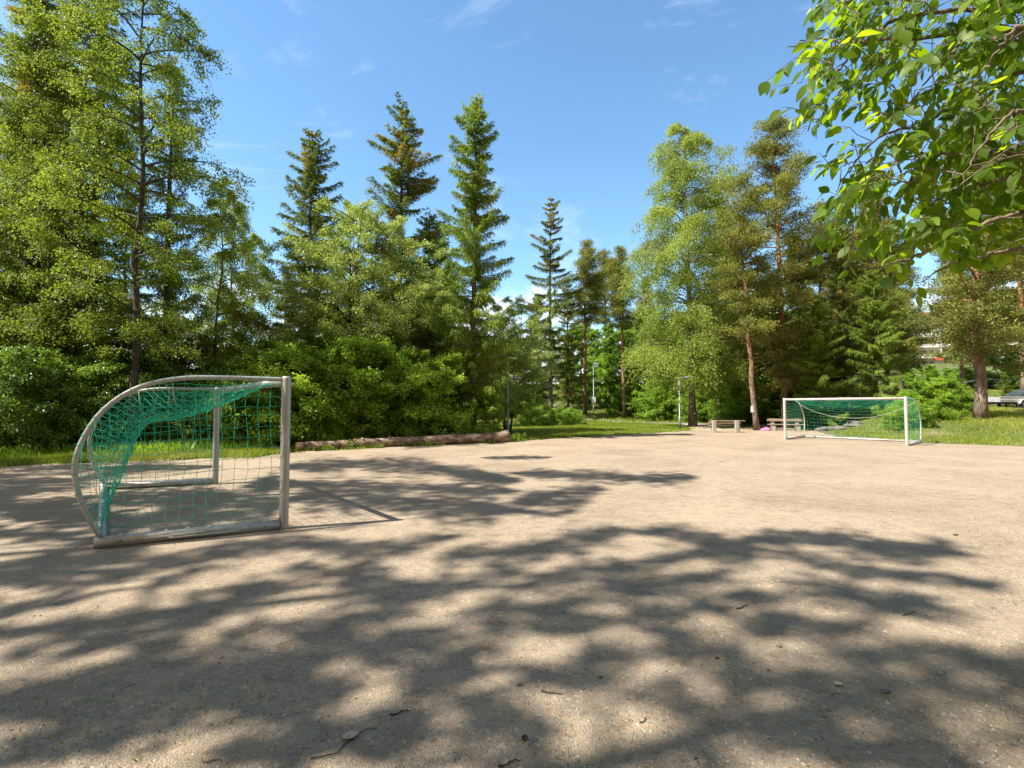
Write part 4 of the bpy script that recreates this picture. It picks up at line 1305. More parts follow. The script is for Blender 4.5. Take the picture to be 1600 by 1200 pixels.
for i, (x, y, sc, lb) in enumerate([(-6.6, 18.75, .32, 'weed growing against the thin end of the log'), (-5.1, 19.8, .28, 'weed growing against the front of the log, left of its middle'),
                                    (-3.4, 20.75, .36, 'weed growing against the middle of the log'), (-1.2, 22.2, .3, 'weed growing against the butt half of the log'), (.25, 23.3, .55, 'weed at the butt end of the log'),
                                    (-9.2, 16.1, .5, 'weed at the edge of the grass behind the near goal'), (-12.2, 14.7, .45, 'weed at the edge of the grass, left of the near goal')]):
    tree('weed', lb, 'plant', 'weed', x, y, i * 1.1, sc, 'weeds at the edge of the pitch', None, 'stem', 'foliage')

# a pink cloth bag on the ground
rng = np.random.default_rng(4)
bm = bmesh.new()
bmesh.ops.create_icosphere(bm, subdivisions=3, radius=1)
for v in bm.verts:
    c = v.co
    n_ = .18 * math.sin(c.x * 5 + 1) * math.sin(c.y * 4) + .12 * math.sin(c.z * 9 + c.x * 4)
    v.co = Vector((c.x * .34, c.y * .2, max(c.z * .15, -.02) + .02)) * (1 + n_)
me = bpy.data.meshes.new('bag'); bm.to_mesh(me); bm.free(); me.materials.append(M['pink'])
for p_ in me.polygons: p_.use_smooth = True
bag = link('bag', me, None, (16.85, 34.0, .02))
tag(bag, 'crumpled pink bag lying on the ground beside the facing bench', 'bag')
m = MB(); th = np.linspace(0, PI, 9)
m.tube(np.stack([.12 * np.cos(th), .02 * np.ones(9), .13 + .10 * np.sin(th)], -1), .012, 6)
link('strap', m.mesh('strap', M['pink'], True), bag)

# notice on the slim pine
sg = thing('notice', 'small white notice fixed to the trunk of the slim red pine', 'sign', (16.03, 34.12, 1.42))
box_obj('board', sg, [((0, 0, 0), (.28, .02, .42))], 'clip', .004)
box_obj('batten', sg, [((0, .03, .12), (.04, .04, .05)), ((0, .03, -.12), (.04, .04, .05))], 'wood', .004)

# ------------------------------------------------------------------ lamp posts
def lamp(label, x, y, h, box=False, arm=1):
    o = thing('lamp_post', label, 'lamp post', (x, y, gz(x, y) - .02), 0, 'park lamp posts')
    m = MB(); m.tube([(0, 0, 0), (0, 0, .9), (0, 0, .93), (0, 0, h)], [.085, .085, .055, .042], 12)
    link('pole', m.mesh('pole', M['lamp'], True), o)
    m = MB(); m.tube([(0, 0, h), (0, 0, h + .10), (arm * .10, -.02, h + .15), (arm * .28, -.06, h + .16)], .028, 8)
    link('arm', m.mesh('arm', M['lamp'], True), o)
    m = MB(); m.tube([(arm * .24, -.05, h + .15), (arm * .34, -.07, h + .15), (arm * .62, -.13, h + .16), (arm * .72, -.15, h + .16)], [.05, .10, .09, .03], 10)
    link('lamp_head', m.mesh('lamp_head', M['lamp'], True), o)
    if box:
        box_obj('sign_plate', o, [((.0, -.07, 1.55), (.5, .03, .8))], 'clip', .005)


lamp('lamp post standing just past the butt end of the log', -.22, 26.6, 2.95)
lamp('lamp post on the lawn left of the big birch trunk', 11.9, 36.4, 3.5)
lamp('lamp post with a pale box at chest height, beside the path under the pines', 10.2, 64.0, 5.6, True)

# ------------------------------------------------------------------ rocks
for (x, y, s_, lb) in [(17.55 + 3.1, 33.2, (1.1, .5, .26), 'long low grey rock seen through the far net'), (22.6, 33.6, (.7, .5, .22), 'pale grey rock right of the long rock behind the far net'),
                       (-2.1, 22.9, (.35, .22, .16), 'small rock behind the butt half of the log')]:
    bm = bmesh.new(); bmesh.ops.create_icosphere(bm, subdivisions=3, radius=1)
    r_ = random.Random(int(x * 10))
    ph = [r_.uniform(0, 6) for _ in range(4)]
    for v in bm.verts:
        c = v.co
        n_ = 1 + .16 * math.sin(c.x * 3 + ph[0]) + .14 * math.sin(c.y * 4 + ph[1]) + .12 * math.sin(c.z * 5 + ph[2]) + .06 * math.sin(c.x * 9 + ph[3])
        v.co = Vector((c.x * s_[0], c.y * s_[1], c.z * s_[2])) * n_
    me = bpy.data.meshes.new('rock'); bm.to_mesh(me); bm.free(); me.materials.append(M['rock'])
    tag(link('rock', me, None, (x, y, gz(x, y) + .04)), lb, 'rock', 'grey rocks')

# ------------------------------------------------------------------ trailer and car
def wheel(parent, x, y, z, r, w):
    m = MB(); th = np.linspace(0, 2 * PI, 25)
    prof = [(r * .58, -w / 2), (r * .93, -w / 2), (r, -w * .3), (r, w * .3), (r * .93, w / 2), (r * .58, w / 2)]
    V = []; n = 24
    for a in th[:-1]:
        for pr_, yy in prof:
            V.append((x + pr_ * math.cos(a), y + yy, z + pr_ * math.sin(a)))
    k = len(prof); Q = []
    for i in range(n):
        for j in range(k - 1):
            Q.append((i * k + j, ((i + 1) % n) * k + j, ((i + 1) % n) * k + j + 1, i * k + j + 1))
    m.add(V, Q)
    wh = link('wheel', m.mesh('tyre', M['tyre'], True), parent)
    m = MB()
    m.tube([(x, y - w * .42, z), (x, y + w * .42, z)], r * .58, 20)
    m.tube([(x, y - w * .52, z), (x, y - w * .40, z)], [r * .16, r * .22], 10)
    for a in range(6):
        m.box((x + r * .38 * math.cos(a * PI / 3), y - w * .43, z + r * .38 * math.sin(a * PI / 3)), (r * .16, w * .06, r * .16))
    link('rim', m.mesh('rim', M['galv']), wh)


tz = gz(35, 36)
tr = thing('trailer', 'grey metal utility trailer parked behind the stout pine', 'trailer', (35.2, 36.0, tz + .02))
box_obj('side_panel', tr, [((0, -.72, .62), (3.2, .035, .34)), ((0, .72, .62), (3.2, .035, .34))], 'galv', .006)
box_obj('end_panel', tr, [((-1.6, 0, .62), (.035, 1.405, .34)), ((1.6, 0, .62), (.035, 1.405, .34))], 'galv', .006)
box_obj('floor_plate', tr, [((0, 0, .44), (3.1, 1.38, .04))], 'dark_wall', .004)
box_obj('top_rail', tr, [((0, -.745, .80), (3.28, .05, .05)), ((0, .745, .80), (3.28, .05, .05)), ((0, -.745, .60), (3.24, .05, .035))], 'galv', .006)
box_obj('chassis', tr, [((0, -.45, .36), (3.0, .07, .1)), ((0, .45, .36), (3.0, .07, .1)), ((-2.1, 0, .40), (1.3, .08, .08))], 'bolt', .006)
m = MB()
m.tube([(-2.95, 0, .42), (-2.72, 0, .42), (-2.62, 0, .46), (-2.4, 0, .44)], [.05, .06, .045, .05], 10)
link('coupling', m.mesh('coupling', M['galv'], True), tr)
m = MB(); m.tube([(-2.45, -.12, .14), (-2.45, -.12, .9)], .03, 8); m.tube([(-2.45, -.16, .11), (-2.45, -.08, .11)], .11, 12); m.tube([(-2.45, -.12, .9), (-2.6, -.12, .9), (-2.6, -.12, .97)], .012, 6)
link('jockey_wheel', m.mesh('jockey_wheel', M['galv'], True), tr)
for y in (-.82, .82):
    wheel(tr, .0, y, .28, .28, .18)
    m = MB()
    a = np.linspace(.15, PI - .15, 10)
    for s0, s1 in zip(a[:-1], a[1:]):
        mid_ = (s0 + s1) / 2
        m.add([(.36 * math.cos(s0), y - .11, .28 + .36 * math.sin(s0)), (.36 * math.cos(s1), y - .11, .28 + .36 * math.sin(s1)), (.36 * math.cos(s1), y + .11, .28 + .36 * math.sin(s1)), (.36 * math.cos(s0), y + .11, .28 + .36 * math.sin(s0)),
               (.38 * math.cos(s0), y - .11, .28 + .38 * math.sin(s0)), (.38 * math.cos(s1), y - .11, .28 + .38 * math.sin(s1)), (.38 * math.cos(s1), y + .11, .28 + .38 * math.sin(s1)), (.38 * math.cos(s0), y + .11, .28 + .38 * math.sin(s0))],
              [[0, 1, 2, 3], [7, 6, 5, 4], [0, 4, 5, 1], [2, 6, 7, 3]])
    link('mudguard', m.mesh('mudguard', M['galv']), tr)
box_obj('tail_light', tr, [((1.63, -.6, .5), (.03, .16, .09)), ((1.63, .6, .5), (.03, .16, .09))], 'red_light', .004)

cz = gz(41, 40)
car = thing('car', 'grey-blue car parked behind the trailer, cut by the right edge', 'car', (40.6, 40.3, cz + .02))
out = [(-2.15, .38), (-2.2, .62), (-2.05, .80), (-1.25, .95), (-.55, 1.38), (-.2, 1.46), (.9, 1.46), (1.5, 1.30), (1.95, 1.02), (2.12, .95), (2.18, .55), (2.1, .34)]
m = MB()
ys_ = [-.84, -.78, -.60, .60, .78, .84]
V = []
for j, yv in enumerate(ys_):
    for (x_, z_) in out:
        tum = .16 * max(0, (z_ - .9) / .5)
        yy = yv * (1 - tum)
        zz_ = z_ - (.05 if abs(yv) > .8 else .012 if abs(yv) > .7 else 0) * (1 if z_ > .7 else 0)
        V.append((x_ * (1 - .02 * (abs(yv) > .8)), yy, zz_))
n = len(out)
Q = [(j * n + i, j * n + (i + 1) % n, (j + 1) * n + (i + 1) % n, (j + 1) * n + i) for j in range(5) for i in range(n)]
m.add(V, Q)
m.add([V[i] for i in range(n)] + [(0, -.84, .6)], None, [(n, (i + 1) % n, i) for i in range(n)])
m.add([V[5 * n + i] for i in range(n)] + [(0, .84, .6)], None, [(n, i, (i + 1) % n) for i in range(n)])
link('body', m.mesh('car_body', M['car'], True), car)
m = MB()
wins = []
for yv in (-1, 1):
    wins.append([(-.98, yv * .80, .98), (.05, yv * .80, .98), (.05, yv * .715, 1.38), (-.42, yv * .715, 1.38)])
    wins.append([(.12, yv * .80, .98), (1.62, yv * .80, 1.0), (1.25, yv * .72, 1.32), (.12, yv * .715, 1.38)])
wins.append([(-1.22, -.66, .985), (-1.22, .66, .985), (-.56, .60, 1.40), (-.56, -.60, 1.40)])
for wv in wins:
    m = MB(); m.add([(p_[0] * 1.0, p_[1] * 1.012, p_[2] + .012) for p_ in wv], [[0, 1, 2, 3]])
    link('window', m.mesh('car_window', M['glass']), car)
for x_ in (-1.35, 1.35):
    for y_ in (-.76, .76):
        wheel(car, x_, y_, .32, .32, .2)
for y_ in (-.6, .6):
    box_obj('headlight', car, [((-2.16, y_, .70), (.08, .3, .13))], 'frame', .02)

# handrail on the bank behind
rl = thing('handrail', 'thin grey metal handrail above the trailer', 'railing', (45.5, 47, gz(45.5, 47)))
for dx in np.arange(-4, 9, 2.0):
    m = MB(); zb = gz(45.5 + dx, 47) - gz(45.5, 47); m.tube([(dx, 0, zb - .1), (dx, 0, zb + 1.02)], .022, 8)
    link('baluster', m.mesh('baluster', M['lamp'], True), rl)
m = MB()
xs_ = np.arange(-4, 8.6, .5)
m.tube([(x_, 0, gz(45.5 + x_, 47) - gz(45.5, 47) + 1.04) for x_ in xs_], .03, 8)
link('top_rail', m.mesh('top_rail', M['lamp'], True), rl)

# ------------------------------------------------------------------ apartment building on the slope
def block(label, x, y, rz, w, d, n, sh, rooftilt=1.6):
    z0 = gz(x, y)
    b = thing('apartment_building', label, 'apartment building', (x, y, z0), rz, 'apartment blocks on the slope')
    H = n * sh
    box_obj('wall', b, [((w / 2, d / 2, H / 2 - 1.5), (w, d, H + 3))], 'render', .02)
    box_obj('plinth', b, [((w / 2, -.06, -1.0), (w + .02, .1, 3.2))], 'dark_wall', .01)
    m = MB()
    V = [(-.5, -1.6, H + .05), (w + .5, -1.6, H + .05), (w + .5, d + .6, H + .05), (-.5, d + .6, H + .05),
         (-.5, -1.6, H + .3), (w + .5, -1.6, H + .3), (w + .5, d + .6, H + .3), (-.5, d + .6, H + .3), (1.5, d / 2, H + rooftilt + .3), (w - 1.5, d / 2, H + rooftilt + .3)]
    m.add(V, [[0, 3, 2, 1], [0, 1, 5, 4], [1, 2, 6, 5], [2, 3, 7, 6], [3, 0, 4, 7], [4, 5, 9, 8], [6, 7, 8, 9]], [[5, 6, 9], [7, 4, 8]])
    link('roof', m.mesh('roof', M['roof']), b)
    nb_ = int(w / 4.2)
    for i in range(n):
        for j in range(nb_):
            xc = (j + .5) * w / nb_
            for dx_, zc_, w_, h_ in ((-.7, 1.45, 1.5, 1.5), (1.0, 1.15, 1.0, 2.1)):
                f_ = box_obj('window', b, [((xc + dx_, -.02, i * sh + zc_), (w_, .08, h_))], 'frame', .01)
                m = MB()
                m.box((xc + dx_, -.05, i * sh + zc_), (w_ - .14, .06, h_ - .14))
                link('pane', m.mesh('pane', M['glass']), f_)
        if i > 0:
            bal = box_obj('balcony', b, [((w / 2, -.85, i * sh - .02), (w - .4, 1.7, .18))], 'white_wall', .01)
            box_obj('parapet', bal, [((w / 2, -1.72, i * sh + .45), (w - .4, .12, .95))], 'white_wall', .01)
            dv = [((jj * w / nb_, -.85, i * sh + 1.2), (.14, 1.6, sh - .3)) for jj in range(1, nb_)]
            box_obj('divider', bal, dv, 'white_wall', .01)
    return b


b1 = block('cream apartment block with white balconies and red roof, seen left of the stout pine', 103.5, 138, math.radians(-14), 20, 11, 5, 2.85)
b2 = block('taller cream apartment block with red roof, cut by the right edge', 128, 134, math.radians(-14), 26, 12, 7, 2.85)
aw = thing('awning', 'small red awning at the ground floor of the apartment block', 'awning', (111.5, 133.8, gz(111, 135) + .3), math.radians(-14))
m = MB(); m.add([(-.8, 0, 2.6), (.8, 0, 2.6), (.8, -1.4, 1.9), (-.8, -1.4, 1.9), (-.8, 0, 2.55), (.8, 0, 2.55), (.8, -1.4, 1.7), (-.8, -1.4, 1.7)], [[0, 1, 2, 3], [7, 6, 5, 4], [3, 2, 6, 7], [0, 3, 7, 4], [1, 5, 6, 2], [0, 4, 5, 1]])
link('cloth', m.mesh('awning', M['awning']), aw)
m = MB()
for x_ in (-.75, .75): m.tube([(x_, -1.35, -.8), (x_, -1.35, 1.8)], .03, 6)
link('pole', m.mesh('awning_pole', M['lamp']), aw)
# low white house and wall glimpsed through the left wood
h = thing('house', 'white house with a dark roof glimpsed through the trunks behind the near goal', 'house', (-37, 47, 0), math.radians(8))
box_obj('wall', h, [((0, 0, 1.7), (11, 7, 3.6))], 'white_wall', .02)
m = MB(); m.add([(-6, -4.2, 3.45), (6, -4.2, 3.45), (6, 4.2, 3.45), (-6, 4.2, 3.45), (-6, 0, 5.6), (6, 0, 5.6)], [[0, 1, 5, 4], [2, 3, 4, 5], [0, 3, 2, 1]], [[0, 4, 3], [1, 2, 5]])
link('roof', m.mesh('house_roof', M['dark_wall']), h)
for x_ in (-3.4, 0, 3.4):
    f_ = box_obj('window', h, [((x_, -3.52, 1.9), (1.3, .08, 1.2))], 'frame', .01)
    m = MB(); m.box((x_, -3.56, 1.9), (1.14, .05, 1.04)); link('pane', m.mesh('pane', M['glass']), f_)
wl = box_obj('low_wall', None, [((-25, 38, .35), (8.5, .25, .55))], 'white_wall', .02)
tag(wl, 'low white wall glimpsed through the near goal net', 'wall')

# ------------------------------------------------------------------ grass
def blades(P, h, w, rng, lean=.5):
    n = len(P)
    a = rng.uniform(0, 2 * PI, n)
    s_ = np.stack([np.cos(a), np.sin(a), np.zeros(n)], -1) * w[:, None] * .5
    b_ = rng.uniform(0, 2 * PI, n); l = lean * h * np.abs(rng.normal(0, .7, n))
    tip = P + np.stack([np.cos(b_) * l, np.sin(b_) * l, h], -1)
    V = np.stack([P - s_, P + s_, tip], 1).reshape(-1, 3)
    return V, np.arange(3 * n).reshape(-1, 3)


def grass(name, P2, h0, h1, w0, w1, seed, lean=.5, dry=.0, mat='grass'):
    rng = np.random.default_rng(seed)
    n = len(P2)
    P = np.concatenate([P2, ground_z(P2[:, 0], P2[:, 1])[:, None]], 1)
    h = h0 + (h1 - h0) * rng.beta(1.6, 2.6, n); w = rng.uniform(w0, w1, n)
    pat = .5 + .22 * np.sin(P2[:, 0] * .9 + 1.3) * np.sin(P2[:, 1] * .7) + .12 * np.sin(P2[:, 0] * 2.9) * np.sin(P2[:, 1] * 3.3)
    t = np.clip(pat + rng.normal(0, .15, n) + dry * (rng.random(n) < .18), 0, 1)
    V, Tt = blades(P, h, w, rng, lean)
    o = link(name, npmesh(name, V, None, Tt, np.repeat(t, 3), (M[mat],)))
    return tag(o, kind='stuff')


def scatter_poly(poly, n, seed, clump=None):
    rng = np.random.default_rng(seed)
    poly = np.array(poly, float)
    lo, hi = poly.min(0), poly.max(0)
    P = rng.uniform(lo, hi, (n * 3, 2))
    P = P[inside(P, poly)]
    if clump:
        q = np.sin(P[:, 0] * clump + 1) * np.sin(P[:, 1] * clump * 1.2) + .6 * np.sin(P[:, 0] * clump * 2.3) * np.sin(P[:, 1] * clump * 2.7)
        P = P[rng.random(len(P)) < np.clip(.6 + .5 * q, .05, 1)]
    return P[:n]


def band(pts, n, w0, w1, seed):
    rng = np.random.default_rng(seed)
    P = np.array(pts, float)
    seg = np.hypot(*np.diff(P, axis=0).T)
    d = np.concatenate([[0], np.cumsum(seg)])
    q = rng.uniform(0, d[-1], n)
    C = np.stack([np.interp(q, d, P[:, 0]), np.interp(q, d, P[:, 1])], -1)
    i = np.clip(np.searchsorted(d, q) - 1, 0, len(seg) - 1)
    tg = np.diff(P, axis=0)[i] / seg[i][:, None]
    nn = np.stack([-tg[:, 1], tg[:, 0]], -1)
    off = w0 + (w1 - w0) * rng.beta(1.3, 1.5, n) + .25 * np.sin(q * 2.1) + .12 * np.sin(q * 5.3)
    return C + nn * off[:, None]


LAWN = [(.4, 23.9), (1.6, 25.1), (3.3, 26.8), (5.2, 28.2), (7.4, 30), (9.6, 32), (11.8, 34), (12.8, 35.6), (13.8, 42), (15.2, 46), (11, 50.3), (7, 56), (-2, 57), (-7, 45), (-5, 34), (-3, 28)]
grass('lawn_grass', scatter_poly(LAWN, 90000, 1), .05, .14, .018, .04, 1)
LE = [(-30, 7.6), (-19, 11.9), (-13.8, 14.0), (-10.3, 15.5), (-8.1, 16.6), (-7.7, 18.0)]
grass('edge_grass', np.vstack([band(LE, 45000, -.15, 2.6, 2), band(LE, 1500, -.9, .1, 22)]), .06, .26, .012, .03, 2, .7, .35)
grass('log_grass', np.vstack([band([(-7.8, 18.0), (-4.6, 20.1), (-2.0, 21.8), (.3, 23.6)], 700, -.1, .2, 3), band([(-7.8, 18.7), (.3, 23.7)], 9000, .15, 1.8, 4)]), .06, .28, .012, .03, 3, .6)
BANK = [(18.6, 22.5), (18.0, 24.7), (18.2, 28), (20.2, 32.6), (22.2, 38.4), (26, 35), (32, 34.4), (42, 34), (44, 27), (34, 18), (27, 15.5), (24.6, 15.6), (20.9, 20.4)]
grass('bank_grass', scatter_poly(BANK, 110000, 5, 1.1), .04, .22, .014, .034, 5, .8, .75)
grass('slope_grass', scatter_poly([(-10, 57), (16, 49), (34, 46), (50, 50), (50, 95), (-10, 95)], 70000, 6), .10, .35, .05, .10, 6, .5, .3)
grass('road_bank_grass', scatter_poly([(36, 42), (60, 42), (60, 52), (36, 52)], 16000, 7), .08, .22, .03, .06, 7)
rng = np.random.default_rng(77)
cl = []
for (c, s_, n) in [((6.4, 5.9), .5, 90), ((5.6, 4.9), .35, 60), ((4.5, 4.0), .3, 50), ((5.0, 5.6), .6, 60), ((3.9, 3.0), .28, 45), ((2.55, 2.62), .18, 22), ((.22, 2.42), .10, 22), ((.55, 2.5), .06, 10), ((-1.55, 2.75), .2, 40), ((-2.2, 2.65), .25, 45),
                   ((4.8, 3.6), .5, 60), ((3.2, 2.4), .3, 35), ((1.6, 2.6), .3, 14), ((7, 6.6), .7, 90)]:
    cl.append(np.array(c) + rng.normal(0, s_, (n * 2, 2)))
grass('sparse_grass', np.vstack(cl), .015, .075, .004, .009, 8, .9)
# low plants between the grass and the wood
grass('forest_undergrowth', np.vstack([band([(-32, 10.2), (-19, 14.2), (-13.8, 16.4), (-9, 18.4)], 16000, 0, 4.5, 9), band([(-8, 19.6), (-4, 22.2), (-.6, 24.6)], 10000, .2, 3.5, 10)]), .12, .5, .05, .13, 9, .8, 0, 'hazel')

# ------------------------------------------------------------------ pebbles and litter on the gravel
rng = np.random.default_rng(12)
def ground_scatter(n, dmin, dmax, pw=1.6):
    D = dmin + (dmax - dmin) * rng.random(n) ** pw
    x = rng.uniform(-1.08, 1.08, n) * D
    return np.stack([x, D, np.full(n, .004)], -1)


n = 26000
P = ground_scatter(n, 1.9, 11)
oc = np.array([[1, 0, 0], [0, 1, 0], [-1, 0, 0], [0, -1, 0], [0, 0, 1], [0, 0, -.4], ], float)
ot = np.array([[0, 1, 4], [1, 2, 4], [2, 3, 4], [3, 0, 4], [1, 0, 5], [2, 1, 5], [3, 2, 5], [0, 3, 5]])
sz = .0022 + .0075 * rng.random(n) ** 4.5 + .004 * rng.random(n)
a = rng.uniform(0, 2 * PI, n)
Vv = oc[None] * (1 + rng.normal(0, .25, (n, 6, 3))) * sz[:, None, None] * np.stack([np.ones(n), rng.uniform(.55, 1, n), rng.uniform(.35, .75, n)], -1)[:, None, :]
ca, sa = np.cos(a)[:, None], np.sin(a)[:, None]
Vr = np.stack([Vv[..., 0] * ca - Vv[..., 1] * sa, Vv[..., 0] * sa + Vv[..., 1] * ca, Vv[..., 2]], -1) + P[:, None, :]
tag(link('pebbles', npmesh('pebbles', Vr.reshape(-1, 3), None, (ot[None] + np.arange(n)[:, None, None] * 6).reshape(-1, 3), np.repeat(rng.random(n), 6), (M['stone'],))), kind='stuff')
n = 9000
P = ground_scatter(n, 1.9, 11, 1.4)
bias = rng.random(n) < .35
P[bias, 0] = np.abs(P[bias, 0]) * 1.0
d = np.stack([rng.normal(0, 1, n), rng.normal(0, 1, n), rng.normal(0, .12, n)], -1)
L = rng.uniform(.004, .013, n) * (1 + 1.3 * (rng.random(n) < .06))
thin = rng.random(n) < .3
V, Q = leaves(P + np.array([0, 0, .003]), d, np.array([0, 0, 1.0]) + rng.normal(0, .25, (n, 3)), np.where(thin, L * 2.4, L), np.where(thin, .0016, L * rng.uniform(.35, .8, n)), .12)
tag(link('leaf_litter', npmesh('leaf_litter', V, Q, None, np.repeat(rng.random(n), 4), (M['litter'],))), kind='stuff')

TW = 'fallen twigs on the gravel'
for i, (px_, py_, l, az, lb) in enumerate([
        (625, 1116, .10, .2, 'dark stubby twig lying in front of the camera, left of centre'),
        (1007, 1127, .075, .5, 'short dark twig lying right of centre near the bottom of the picture'),
        (540, 1165, .32, .55, 'long thin curved twig near the bottom edge, beside the grey leaf'),
        (795, 1196, .10, .2, 'twig cut by the bottom edge of the picture'),
        (1160, 950, .14, .3, 'thin twig in the shade right of centre'),
        (195, 856, .50, .08, 'thin stick lying along the base of the near goal'),
        (1131, 721, .45, .1, 'dark scrap of branch out on the sunny gravel'),
        (862, 1085, .12, -.5, 'thin bent twig on the gravel at the lower middle'),
        (330, 1192, .09, -.1, 'dark twig at the bottom edge on the left'),
        (1420, 960, .16, .2, 'thin twig on the shaded gravel at the right')]):
    g_ = gnd(px_, py_)
    r_ = np.random.default_rng(300 + i)
    k = 7
    q = np.linspace(-.5, .5, k)
    P = np.stack([q * l, .12 * l * np.sin(q * 5) + r_.normal(0, .03 * l, k), np.full(k, .006) + np.abs(r_.normal(0, .002, k))], -1)
    R_ = max(.0026, min(.0055, .045 * l)) * (.62 if l > .25 and py_ > 1000 else 1) * np.linspace(1, .5, k)
    m = MB(); m.tube(P, R_, 7)
    m.tube([P[3], P[3] + np.array([.10 * l, .16 * l, .004])], [R_[3] * .7, R_[3] * .3], 5)
    o = link('twig', m.mesh('twig', M['bark_dark'] if i < 5 else M['twig'], True), None, (g_[0], g_[1], .004))
    o.rotation_euler = (0, 0, az)
    tag(o, lb, 'twig', TW)
for i, (px_, py_, l, az, lb, t_) in enumerate([(548, 1155, .075, .4, 'pale grey curled leaf beside the long thin twig', .86), (820, 1157, .04, 1.1, 'dark curled dead leaf at the lower middle', .02), (1310, 1072, .05, .3, 'pale dry leaf on the shaded gravel at the lower right', .9)]):
    g_ = gnd(px_, py_)
    V = []; Q = []
    for a_ in range(6):
        for b_ in range(5):
            u_, v_ = a_ / 5, (b_ - 2) / 2
            wd = .42 * math.sin(PI * min(1, u_ * .9 + .08)) ** .8
            V.append((l * (u_ - .5), l * wd * v_, .004 + l * (.16 * v_ * v_ + .14 * (u_ - .4) ** 2 + .02 * math.sin(9 * u_ + 3 * v_))))
    for a_ in range(5):
        for b_ in range(4):
            Q.append((a_ * 5 + b_, (a_ + 1) * 5 + b_, (a_ + 1) * 5 + b_ + 1, a_ * 5 + b_ + 1))
    o = link('dead_leaf', npmesh('dead_leaf', V, Q, None, np.full(len(V), t_), (M['stone'] if t_ > .5 else M['bark_dark'],), True), None, (g_[0], g_[1], .006))
    o.rotation_euler = (0, 0, az)
    tag(o, lb, 'leaf', 'dead leaves on the gravel')
for i, (px_, py_, s_, lb) in enumerate([(1383, 1083, .022, 'palest stone on the shaded gravel at the right'), (1217, 1012, .018, 'small round stone in the shade right of centre'), (812, 1072, .016, 'pale chip of stone left of the lower middle'), (938, 1060, .014, 'grey chip of stone at the lower middle'),
                                       (1493, 837, .026, 'dark clod alone on the sunny gravel at the right'), (1120, 1030, .013, 'dark clod in the middle of the shade')]):
    g_ = gnd(px_, py_)
    bm = bmesh.new(); bmesh.ops.create_icosphere(bm, subdivisions=2, radius=1)
    r_ = random.Random(i)
    for v in bm.verts:
        v.co = Vector((v.co.x * s_ * 1.2, v.co.y * s_ * .8, v.co.z * s_ * .55)) * r_.uniform(.82, 1.15)
    me = bpy.data.meshes.new('stone'); bm.to_mesh(me); bm.free()
    me.materials.append(M['rock'] if i < 4 else M['bark_dark'])
    tag(link('stone', me, None, (g_[0], g_[1], .004 + s_ * .25)), lb, 'stone', 'loose stones on the gravel')

# ------------------------------------------------------------------ overhanging cherry at the right
rng = np.random.default_rng(21)
AX = np.array([0, .10, .28, .48, .68, .86, 1.0])
HW = np.array([0, .12, .235, .27, .22, .10, 0])
LT = np.vstack([np.stack([AX, 0 * AX, -.16 * AX ** 2], -1),
                np.stack([AX[1:6], HW[1:6], .10 * HW[1:6] - .16 * AX[1:6] ** 2], -1),
                np.stack([AX[1:6], -HW[1:6], .10 * HW[1:6] - .16 * AX[1:6] ** 2], -1)])
LTt = np.array([[0, 1, 7], [5, 6, 11], [0, 12, 1], [5, 16, 6]])
LTq = np.array([[k + 1, k + 2, k + 8, k + 7] for k in range(4)] + [[k + 1, k + 12, k + 13, k + 2] for k in range(4)])
NLV = 17
lv, lt_, tb = [], [], MB()


def add_leaf(p, d, nrm, L, t):
    d = d / np.linalg.norm(d)
    s_ = np.cross(d, nrm); s_ /= np.linalg.norm(s_)
    n2 = np.cross(s_, d)
    c = rng.uniform(.3, 2.6)
    V = p + L * (LT[:, :1] * d + LT[:, 1:2] * s_ * rng.uniform(.9, 1.15) + LT[:, 2:] * n2 * np.array([[c]]))
    lv.append(V); lt_.append(np.full(NLV, np.clip(t, 0, 1)))


OR = np.array([4.9, 2.7, 0])          # foot of the trunk, right of the picture
BR = [[(1500, 12, 2.75), (1395, 30, 2.8), (1340, 76, 2.85), (1306, 112, 2.9), (1280, 160, 2.95), (1262, 205, 2.95)],
      [(1600, 60, 2.9), (1540, 30, 2.75), (1500, 68, 2.7), (1455, 118, 2.65), (1400, 190, 2.6)],
      [(1395, 60, 2.8), (1330, 65, 3.0), (1270, 60, 3.1), (1230, 75, 3.1)],
      [(1600, 105, 2.8), (1520, 150, 2.8), (1450, 190, 2.8), (1370, 215, 2.85), (1330, 260, 2.9), (1306, 300, 2.9)],
      [(1640, 235, 2.6), (1560, 240, 2.6), (1515, 244, 2.6), (1460, 240, 2.7), (1405, 255, 2.8)],
      [(1640, 270, 2.5), (1570, 282, 2.5), (1480, 298, 2.6), (1420, 285, 2.7), (1360, 288, 2.8), (1312, 300, 2.9)],
      [(1640, 320, 2.3), (1570, 338, 2.35), (1500, 365, 2.4), (1430, 400, 2.45), (1370, 420, 2.5), (1320, 415, 2.55)],
      [(1640, 380, 2.3), (1560, 395, 2.3), (1490, 410, 2.4), (1440, 440, 2.4)],
      [(1640, -60, 2.5), (1520, -30, 2.6), (1400, -25, 2.7), (1320, 0, 2.9), (1290, 20, 3.0)],
      [(1640, 170, 2.1), (1580, 175, 2.1), (1530, 230, 2.15), (1500, 290, 2.2)],
      [(1640, 20, 2.0), (1590, 40, 2.0), (1550, 90, 2.1), (1520, 140, 2.2)]]
tw = []
INNER = []
